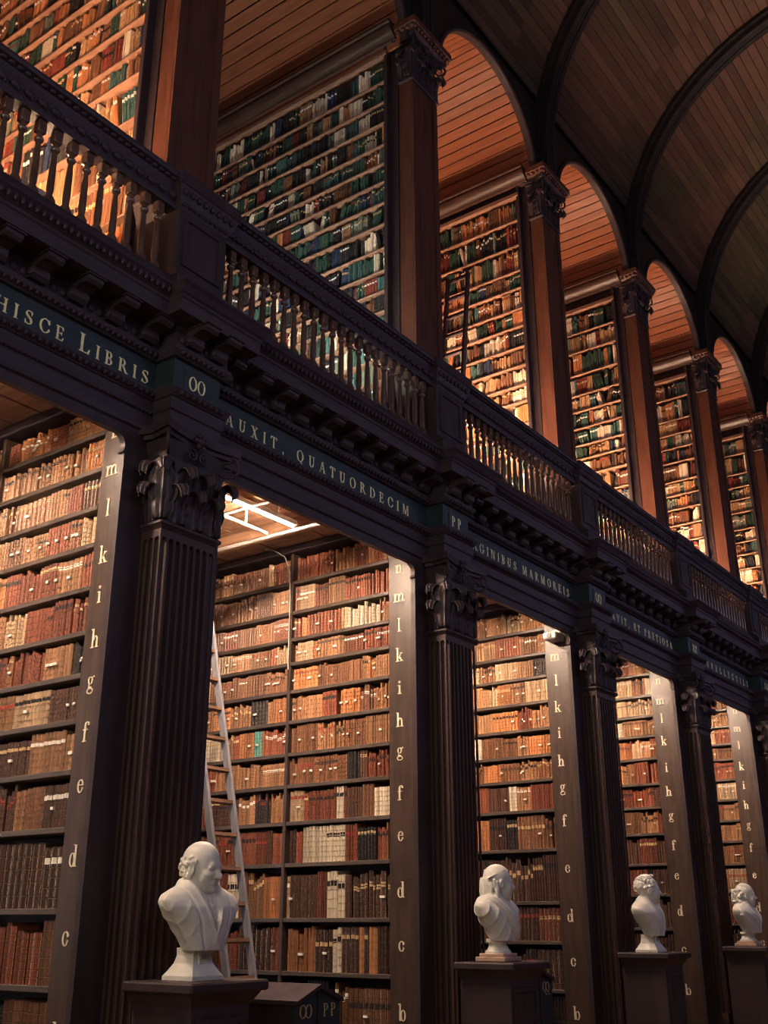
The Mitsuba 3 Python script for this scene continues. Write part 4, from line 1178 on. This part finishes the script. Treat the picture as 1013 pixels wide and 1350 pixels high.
k = thing('ladder', 'tall wooden library ladder with pale grey rails in the second alcove, beside the large bust', 'ladder')
f0, t0 = np.array([-1.343, 2.20, 1.22]), np.array([-2.067, 2.20, 4.274])
dirn = (t0 - f0) / (t0[2] - f0[2])
ladder(k, f0 - dirn * 1.22, f0 + dirn * 3.35, 1, 0.30, 17)
k = thing('gallery_ladder', 'dark ladder leaning in the gallery right of the first column, two white tags on it', 'ladder', 'ladders of the gallery')
ladder(k, [-0.95, 1.02, FZ], [-1.55, 0.62, 9.6], 1, 0.30, 13, rail='dark_oak', rung='dark_oak', cross=(-1, 0, 0))
for z in (7.55, 6.98):
    t = (z - FZ) / (9.6 - FZ)
    c = np.array([-0.95 - 0.6 * t, 1.02 - 0.4 * t, z])
    part(k, 'paper_tag', bx(c[0] - 0.02, c[0] + 0.028, c[1] - 0.05, c[1] - 0.044, c[2] - 0.05, c[2] + 0.05), 'label_white')
k = thing('gallery_ladder', 'dark ladder leaning beside the second column in front of the third gallery bookcase', 'ladder', 'ladders of the gallery')
ladder(k, [-0.95, PY[2] + 1.75, FZ], [-1.00, PY[2] + 2.30, 9.4], 1, 0.30, 13, rail='dark_oak', rung='dark_oak', cross=(-1, 0, 0))

# ================================================================== PLINTHS, GABLED CASES, BUSTS
PLL = ['dark plinth under the large bald bust', 'dark plinth under the bust with the turned head', 'dark plinth under the third bust', 'dark plinth under the farthest bust', 'dark plinth beside the right edge', 'dark plinth out of sight to the right']
XBU = 0.27
for i in range(1, 7):
    y = PY[i] + 0.245
    k = thing('plinth', PLL[i - 1], 'plinth', 'plinths of the busts')
    part(k, 'body', cb(0.045, 0.50, y - 0.225, y + 0.225, 0.16, 1.25, 0.006), 'dark_oak')
    part(k, 'base', cat([cb(0.045, 0.55, y - 0.275, y + 0.275, 0, 0.13, 0.008), frus(0.045, 0.54, y - 0.265, y + 0.265, 0.13, 0.045, 0.50, y - 0.225, y + 0.225, 0.2)]), 'dark_oak')
    fr = rect(y - 0.18, 0.28, y + 0.18, 1.16).difference(rect(y - 0.15, 0.31, y + 0.15, 1.13))
    part(k, 'panel_molding', ext(fr, 0.498, 0.512, 'yzx'), 'dark_oak')
    part(k, 'cap', cat([frus(0.045, 0.50, y - 0.225, y + 0.225, 1.22, 0.045, 0.545, y - 0.27, y + 0.27, 1.29), cb(0.03, 0.575, y - 0.30, y + 0.30, 1.29, 1.345, 0.01)]), 'dark_oak')

GLAB = ['dark gabled case beyond the left edge', 'dark gabled case with gilt letters OO and PP below the ladder', 'dark gabled case beside the second bust', 'dark gabled case beyond the third bust', 'dark gabled case beyond the farthest bust']
for i in range(1, 4):
    a, b = bay_y(i)
    yc = (a + b) / 2
    k = thing('gabled_case', GLAB[i], 'display case', 'low gabled cases standing in the alcoves')
    hw, ze, zp, x1 = 0.255, 1.155, 1.235, -0.20
    part(k, 'body', cb(-2.3, x1 - 0.04, yc - hw + 0.03, yc + hw - 0.03, 0.0, 1.12, 0.008), 'dark_oak')
    gp = part(k, 'gable', ext(Polygon([(yc - hw + 0.01, 0.0), (yc + hw - 0.01, 0.0), (yc + hw - 0.01, ze - 0.015), (yc, zp - 0.02), (yc - hw + 0.01, ze - 0.015)]), x1 - 0.045, x1, 'yzx'), 'frieze_blue')
    part(k, 'center_bead', cb(x1 - 0.002, x1 + 0.012, yc - 0.01, yc + 0.01, 0.0, zp - 0.03, 0.003), 'dark_oak')
    for s in (-1, 1):
        y_e = yc + s * (hw - 0.005)
        v = np.array([[x, y, z] for x in (-2.35, x1 + 0.03) for y, z in ((yc, zp + 0.005), (y_e, ze - 0.012), (y_e, ze - 0.038), (yc, zp - 0.026))])
        part(k, 'roof_board', arr(m3.Manifold.hull_points(v)), 'dark_oak_long')
    pair = {1: ('OO', 'PP'), 2: ('PP', 'QQ'), 3: ('QQ', 'RR')}[i]
    for txt, u0 in ((pair[0], yc - 0.20), (pair[1], yc + 0.055)):
        letters_on(gp, 'letter', txt, u0, u0 + 0.14, 1.03, 0.085, x1, 0.003, 'gold_dim')


from scipy.interpolate import PchipInterpolator as _P


def pchip(x, y):
    q = _P(x, y)
    return lambda z: q(np.clip(z, x[0], x[-1]))


def surface_net(f, lo, hi, h):
    """closed quad mesh of f = 0 by naive surface nets; f takes arrays X, Y, Z"""
    ax = [np.arange(a, b + h, h) for a, b in zip(lo, hi)]
    X, Y, Z = np.meshgrid(*ax, indexing='ij')
    V = f(X, Y, Z)
    S = V < 0
    nx, ny, nz = (len(a) - 1 for a in ax)
    corner = lambda A, d: A[d[0]:d[0] + nx, d[1]:d[1] + ny, d[2]:d[2] + nz]
    D = [(a, b, c) for a in (0, 1) for b in (0, 1) for c in (0, 1)]
    cnt = sum(corner(S, d).astype(int) for d in D)
    act = (cnt > 0) & (cnt < 8)
    idx = -np.ones(act.shape, int)
    I = np.argwhere(act)
    idx[act] = np.arange(len(I))
    acc, num = np.zeros((len(I), 3)), np.zeros(len(I))
    for d in D:
        for a in range(3):
            if d[a] == 0:
                e = list(d); e[a] = 1
                va, vb = corner(V, d)[act], corner(V, e)[act]
                on = (va < 0) != (vb < 0)
                t = np.where(on, va / np.where(on, va - vb, 1), 0)
                p = np.array(d, float)[None] + np.eye(3)[a][None] * t[:, None]
                acc[on] += p[on]; num[on] += 1
    P = np.array(lo) + (I + acc / num[:, None]) * h
    F = []
    for a in range(3):
        b, c = (a + 1) % 3, (a + 2) % 3
        sl = [slice(1, -1)] * 3
        sl[a] = slice(0, -1)
        lo_, hi_ = S[tuple(slice(0, -1) if q == a else slice(None) for q in range(3))], S[tuple(slice(1, None) if q == a else slice(None) for q in range(3))]
        ch = np.argwhere(lo_ != hi_)
        ok = (ch[:, b] > 0) & (ch[:, c] > 0) & (ch[:, b] < V.shape[b] - 1) & (ch[:, c] < V.shape[c] - 1)
        ch = ch[ok]
        eb, ec = np.eye(3, dtype=int)[b], np.eye(3, dtype=int)[c]
        q = np.stack([idx[tuple((ch - eb - ec).T)], idx[tuple((ch - ec).T)], idx[tuple(ch.T)], idx[tuple((ch - eb).T)]], 1)
        flip = ~lo_[tuple(ch.T)]
        q[flip] = q[flip][:, ::-1]
        F.append(q)
    F = np.vstack(F)
    return P, np.vstack([F[:, [0, 1, 2]], F[:, [0, 2, 3]]])


def smin(a, b, k):
    h_ = np.clip(0.5 + 0.5 * (b - a) / k, 0, 1)
    return b * (1 - h_) + a * h_ - k * h_ * (1 - h_)


def sdel(X, Y, Z, c, r):
    q = np.sqrt(((X - c[0]) / r[0]) ** 2 + ((Y - c[1]) / r[1]) ** 2 + ((Z - c[2]) / r[2]) ** 2)
    return (q - 1) * min(r)


def scap(X, Y, Z, a, b, ra, rb=None):
    rb = ra if rb is None else rb
    a, b = np.array(a, float), np.array(b, float)
    d = b - a
    t = np.clip(((X - a[0]) * d[0] + (Y - a[1]) * d[1] + (Z - a[2]) * d[2]) / d.dot(d), 0, 1)
    return np.sqrt((X - a[0] - t * d[0]) ** 2 + (Y - a[1] - t * d[1]) ** 2 + (Z - a[2] - t * d[2]) ** 2) - (ra + (rb - ra) * t)


def head_sdf(X, Y, Z, style, seed):
    """a head with its chin at z about -0.105 and crown at 0.13, facing +x"""
    r_ = np.random.default_rng(seed)
    f = sdel(X, Y, Z, (-0.012, 0, 0.035), (0.102, 0.080, 0.096))
    f = smin(f, sdel(X, Y, Z, (0.030, 0, -0.025), (0.070, 0.062, 0.080)), 0.03)
    f = smin(f, sdel(X, Y, Z, (0.040, 0, -0.068), (0.050, 0.044, 0.036)), 0.025)
    f = smin(f, scap(X, Y, Z, (0.082, -0.034, 0.022), (0.082, 0.034, 0.022), 0.013), 0.014)
    for s in (-1, 1):
        f = smin(f, sdel(X, Y, Z, (0.066, s * 0.040, -0.024), (0.026, 0.022, 0.022)), 0.018)
        f = smin(f, scap(X, Y, Z, (0.052, s * 0.048, -0.05), (0.062, s * 0.022, -0.088), 0.018), 0.02)
    for s in (-1, 1):
        f = -smin(-f, sdel(X, Y, Z, (0.101, s * 0.032, 0.004), (0.017, 0.021, 0.012)), 0.009)
        f = smin(f, sdel(X, Y, Z, (0.078, s * 0.032, 0.003), (0.013, 0.015, 0.010)), 0.002)
        f = smin(f, scap(X, Y, Z, (0.090, s * 0.016, 0.014), (0.082, s * 0.050, 0.010), 0.006), 0.006)
    f = smin(f, scap(X, Y, Z, (0.088, 0, 0.018), (0.118, 0, -0.024), 0.009, 0.013), 0.008)
    for s in (-1, 1):
        f = smin(f, sdel(X, Y, Z, (0.104, s * 0.011, -0.029), (0.012, 0.009, 0.008)), 0.006)
    f = smin(f, scap(X, Y, Z, (0.094, -0.017, -0.052), (0.094, 0.017, -0.052), 0.0075), 0.007)
    f = smin(f, scap(X, Y, Z, (0.091, -0.015, -0.066), (0.091, 0.015, -0.066), 0.008), 0.007)
    f = -smin(-f, scap(X, Y, Z, (0.107, -0.021, -0.0585), (0.107, 0.021, -0.0585), 0.005), 0.004)
    f = smin(f, sdel(X, Y, Z, (0.080, 0, -0.092), (0.020, 0.022, 0.017)), 0.012)
    for s in (-1, 1):
        f = smin(f, sdel(X, Y, Z, (-0.006, s * 0.083, -0.008), (0.020, 0.010, 0.031)), 0.006)
        f = -smin(-f, sdel(X, Y, Z, (-0.001, s * 0.094, -0.006), (0.010, 0.008, 0.018)), 0.004)
    if style == 'bald':
        for q in range(64):
            a = r_.uniform(0.5, 1.5) * PI if q % 2 else r_.choice([-1, 1]) * r_.uniform(0.42, 0.62) * PI
            z = r_.uniform(-0.055, 0.045)
            R = np.array([0.104, 0.082]) * (1 - 0.25 * max(0, -z / 0.09))
            f = smin(f, sdel(X, Y, Z, (-0.014 + R[0] * math.cos(a), R[1] * math.sin(a), z), tuple(r_.uniform(0.009, 0.016, 3))), 0.005)
    elif style == 'nape':
        for q in range(70):
            a = r_.uniform(0.55, 1.45) * PI
            z = r_.uniform(-0.075, 0.005)
            R = np.array([0.110, 0.090])
            f = smin(f, scap(X, Y, Z, (-0.012 + R[0] * math.cos(a), R[1] * math.sin(a), z + 0.02), (-0.02 + R[0] * 0.98 * math.cos(a + 0.1), R[1] * 0.98 * math.sin(a + 0.1), z - 0.018), r_.uniform(0.010, 0.015)), 0.005)
        for q in range(26):
            a = -PI / 2 + PI * q / 25
            f = smin(f, scap(X, Y, Z, (0.02, 0.06 * math.sin(a), 0.118 - 0.03 * math.sin(a) ** 2), (-0.10, 0.085 * math.sin(a), 0.03), 0.0035), 0.006)
    elif style == 'short':
        for q in range(120):
            a, e = r_.uniform(0.30, 1.70) * PI, r_.uniform(-0.35, 1.3)
            d = np.array([math.cos(a) * math.cos(e), math.sin(a) * math.cos(e), math.sin(e)])
            c = np.array([-0.014, 0, 0.035]) + d * [0.104, 0.083, 0.098]
            if c[0] > 0.055 and c[2] < 0.075:
                continue
            f = smin(f, sdel(X, Y, Z, c, tuple(r_.uniform(0.011, 0.019, 3))), 0.007)
    elif style == 'wig':
        for q in range(46):
            a, z = r_.uniform(0.6, 1.4) * PI, r_.uniform(-0.07, 0.05)
            f = smin(f, sdel(X, Y, Z, (-0.02 + 0.112 * math.cos(a), 0.088 * math.sin(a), z), tuple(r_.uniform(0.014, 0.024, 3))), 0.006)
        f = smin(f, scap(X, Y, Z, (-0.125, 0, -0.02), (-0.125, 0, -0.075), 0.026), 0.015)
    return f


def torso_sdf(X, Y, Z, style):
    zs = np.array([0.14, 0.20, 0.26, 0.32, 0.37, 0.405, 0.435, 0.465, 0.495, 0.53, 0.56])
    W = pchip(zs, [0.108, 0.130, 0.166, 0.212, 0.248, 0.258, 0.242, 0.185, 0.118, 0.080, 0.070])(Z)
    D_ = pchip(zs, [0.082, 0.104, 0.122, 0.132, 0.130, 0.120, 0.108, 0.096, 0.084, 0.074, 0.068])(Z)
    C = pchip(zs, [0.050, 0.040, 0.026, 0.014, 0.002, -0.008, -0.014, -0.018, -0.016, -0.010, -0.004])(Z)
    p = 2.15
    q = ((np.abs(X - C) / D_) ** p + (np.abs(Y) / W) ** p) ** (1 / p)
    f = (q - 1) * np.minimum(W, D_)
    front = np.clip((X - C) / 0.05, 0, 1)
    ridge = lambda t: (1 - np.abs(np.sin(t))) ** 1.5
    if style == 'coat':
        vee = np.abs(Y + 0.004) - (Z - 0.255) * 0.36
        open_ = np.clip(vee / 0.010, 0, 1)
        f = f - front * 0.020 * open_ + front * 0.006 * (1 - open_)
        f = f - front * 0.010 * np.exp(-((vee - 0.014) / 0.011) ** 2)
        lap = np.abs(Y) - 0.105 - (Z - 0.30) * 0.30
        f = f + 0.014 * np.exp(-(lap / 0.006) ** 2) * np.clip((X - C) / 0.03, 0, 1)
        f = f + front * 0.009 * np.exp(-((Y + 0.006) / 0.004) ** 2) * (1 - open_)
        for z0 in (0.31, 0.345, 0.38, 0.415):
            f = f - front * 0.009 * np.exp(-((Y - 0.010) ** 2 + (Z - z0) ** 2) / 0.006 ** 2) * (1 - open_)
        arm = np.clip((np.abs(Y) - 0.10) / 0.05, 0, 1)
        f = f - 0.005 * ridge(Y * 38 + Z * 16 * np.sign(Y)) * arm * np.clip((0.42 - Z) / 0.08, 0, 1)
        f = f - 0.010 * ridge(Y * 26 + (Z - 0.2) * 20) * np.clip((0.29 - Z) / 0.08, 0, 1) * front
        f = smin(f, scap(X, Y, Z, (-0.062, -0.07, 0.50), (-0.062, 0.07, 0.50), 0.026), 0.025)
        for s in (-1, 1):
            f = smin(f, scap(X, Y, Z, (-0.050, s * 0.082, 0.505), (0.090, s * 0.066, 0.405), 0.020, 0.012), 0.012)
    elif style == 'toga':
        band = (Y + 0.03) * 0.80 + (Z - 0.33) * 0.60
        on = np.exp(-((band - 0.02) / 0.050) ** 4)
        f = f - on * (0.020 + 0.012 * ridge(band * 75)) * np.clip(front + 0.4, 0, 1)
        f = f + 0.012 * np.exp(-((band + 0.042) / 0.008) ** 2) * front
        low = np.clip(-(band + 0.02) / 0.05, 0, 1)
        f = f - 0.010 * ridge(Y * 34 - Z * 14 + X * 10) * low * np.clip((0.46 - Z) / 0.1, 0, 1)
        up = np.clip((band - 0.06) / 0.03, 0, 1)
        f = f - 0.010 * ridge(Y * 30 + Z * 26) * up * np.clip((0.46 - Z) / 0.06, 0, 1)
        f = smin(f, scap(X, Y, Z, (-0.04, -0.115, 0.455), (0.115, 0.00, 0.285), 0.020, 0.016), 0.010)
        f = smin(f, scap(X, Y, Z, (-0.05, 0.09, 0.48), (0.105, 0.045, 0.30), 0.018, 0.014), 0.010)
    elif style == 'stole':
        for s in (-1, 1):
            ln = Y * s - 0.040 - (Z - 0.20) * 0.22
            f = f + 0.014 * np.exp(-(ln / 0.006) ** 2) * front
            f = f - 0.010 * np.exp(-((ln - 0.022) / 0.014) ** 2) * front
        arm = np.clip((np.abs(Y) - 0.11) / 0.05, 0, 1)
        f = f - 0.010 * ridge(Y * 30 + Z * 18) * arm * np.clip((0.42 - Z) / 0.1, 0, 1)
        f = smin(f, scap(X, Y, Z, (-0.055, -0.075, 0.495), (-0.055, 0.075, 0.495), 0.022), 0.02)
        for s in (-1, 1):
            f = smin(f, scap(X, Y, Z, (-0.045, s * 0.078, 0.495), (0.085, s * 0.052, 0.41), 0.016, 0.010), 0.012)
    else:
        vee = np.abs(Y) - (Z - 0.30) * 0.24
        open_ = np.clip(vee / 0.010, 0, 1)
        f = f - front * 0.014 * open_
        ang = Y * 30 + (Z - 0.3) * np.where(Y > 0, -34, 34)
        f = f - 0.016 * ridge(ang) * np.clip((0.44 - Z) / 0.10, 0, 1) * np.clip((X - C) / 0.04 + 0.6, 0, 1)
        f = smin(f, scap(X, Y, Z, (0.060, 0, 0.475), (0.115, 0.010, 0.35), 0.022, 0.014), 0.010)
        f = smin(f, scap(X, Y, Z, (-0.06, -0.075, 0.49), (-0.06, 0.075, 0.49), 0.025), 0.025)
        for s in (-1, 1):
            f = smin(f, scap(X, Y, Z, (-0.05, s * 0.080, 0.50), (0.090, s * 0.060, 0.42), 0.018, 0.012), 0.012)
    f = np.maximum(f, 0.150 - Z)
    f = np.maximum(f, Z - 0.55)
    return f


def bust_mesh(style, dress, turn, tilt, seed, h=0.0046):
    ct, st = math.cos(turn), math.sin(turn)
    cp, sp = math.cos(tilt), math.sin(tilt)
    hc, s = np.array([0.024, 0.0, 0.583]), 1.12

    def f(X, Y, Z):
        t = torso_sdf(X, Y, Z, dress)
        t = smin(t, scap(X, Y, Z, (-0.020, 0, 0.46), (0.000, 0, 0.55), 0.074, 0.064), 0.022)
        up = Z > 0.40
        x, y, z = (X[up] - hc[0]) / s, (Y[up] - hc[1]) / s, (Z[up] - hc[2]) / s
        x, y = ct * x + st * y, -st * x + ct * y
        x, z = cp * x - sp * z, sp * x + cp * z
        g = np.full(X.shape, 1.0)
        g[up] = head_sdf(x, y, z, style, seed) * s
        return smin(t, g, 0.010)

    return surface_net(f, (-0.19, -0.315, 0.12), (0.23, 0.315, 0.76), h)


def foursided(w0, w1, z0, z1):
    return frus(-w0, w0, -w0, w0, z0, -w1, w1, -w1, w1, z1)


BUSTS = [('bald', 'coat', math.radians(12), math.radians(9), 1, 'large white marble bust of a bald bearded man in a coat, nearest the camera'),
         ('nape', 'toga', math.radians(50), math.radians(2), 2, 'white marble bust in a toga, head turned away, hair long at the nape'),
         ('short', 'stole', math.radians(36), math.radians(0), 3, 'white marble bust of a short-haired man in profile, third from the left'),
         ('wig', 'robe', math.radians(30), math.radians(2), 4, 'white marble bust of a man with curled hair at the back, farthest to the right')]
for i, (style, dress, turn, tilt, seed, lab) in enumerate(BUSTS):
    y = PY[i + 1] + 0.245
    k = thing('bust', lab, 'bust', 'marble busts on plinths')
    zb = 1.346
    tr = T().translate([XBU, y, zb])
    part(k, 'figure', ply(bust_mesh(style, dress, turn, tilt, seed), 'marble', True), tr=tr)
    if i in (0, 2):
        part(k, 'socle', cat([foursided(0.118, 0.118, 0.0, 0.022), foursided(0.116, 0.100, 0.022, 0.045), foursided(0.100, 0.076, 0.045, 0.085), foursided(0.076, 0.066, 0.085, 0.125), foursided(0.066, 0.068, 0.125, 0.165)]), 'marble_aged' if False else 'marble', tr=tr)
        pl = part(k, 'name_tablet', cb(0.060, 0.080, -0.036, 0.036, 0.078, 0.160, 0.004), 'marble', tr=tr)
        part(pl, 'inset', bx(0.0795, 0.0815, -0.020, 0.020, 0.105, 0.130), 'lamp_metal', tr=tr)
    else:
        part(k, 'socle', lathe([(0.105, 0.055), (0.105, 0.072), (0.092, 0.080), (0.080, 0.10), (0.074, 0.12), (0.080, 0.135), (0.094, 0.142), (0.094, 0.165)], 28), 'marble', 40, tr=tr)
        part(k, 'base_slab', cat([cb(-0.135, 0.135, -0.135, 0.135, 0.0, 0.034, 0.005)]), 'marble_aged', tr=tr)
        part(k, 'base_slab', cat([cb(-0.112, 0.112, -0.112, 0.112, 0.034, 0.058, 0.005)]), 'marble_aged', tr=tr)
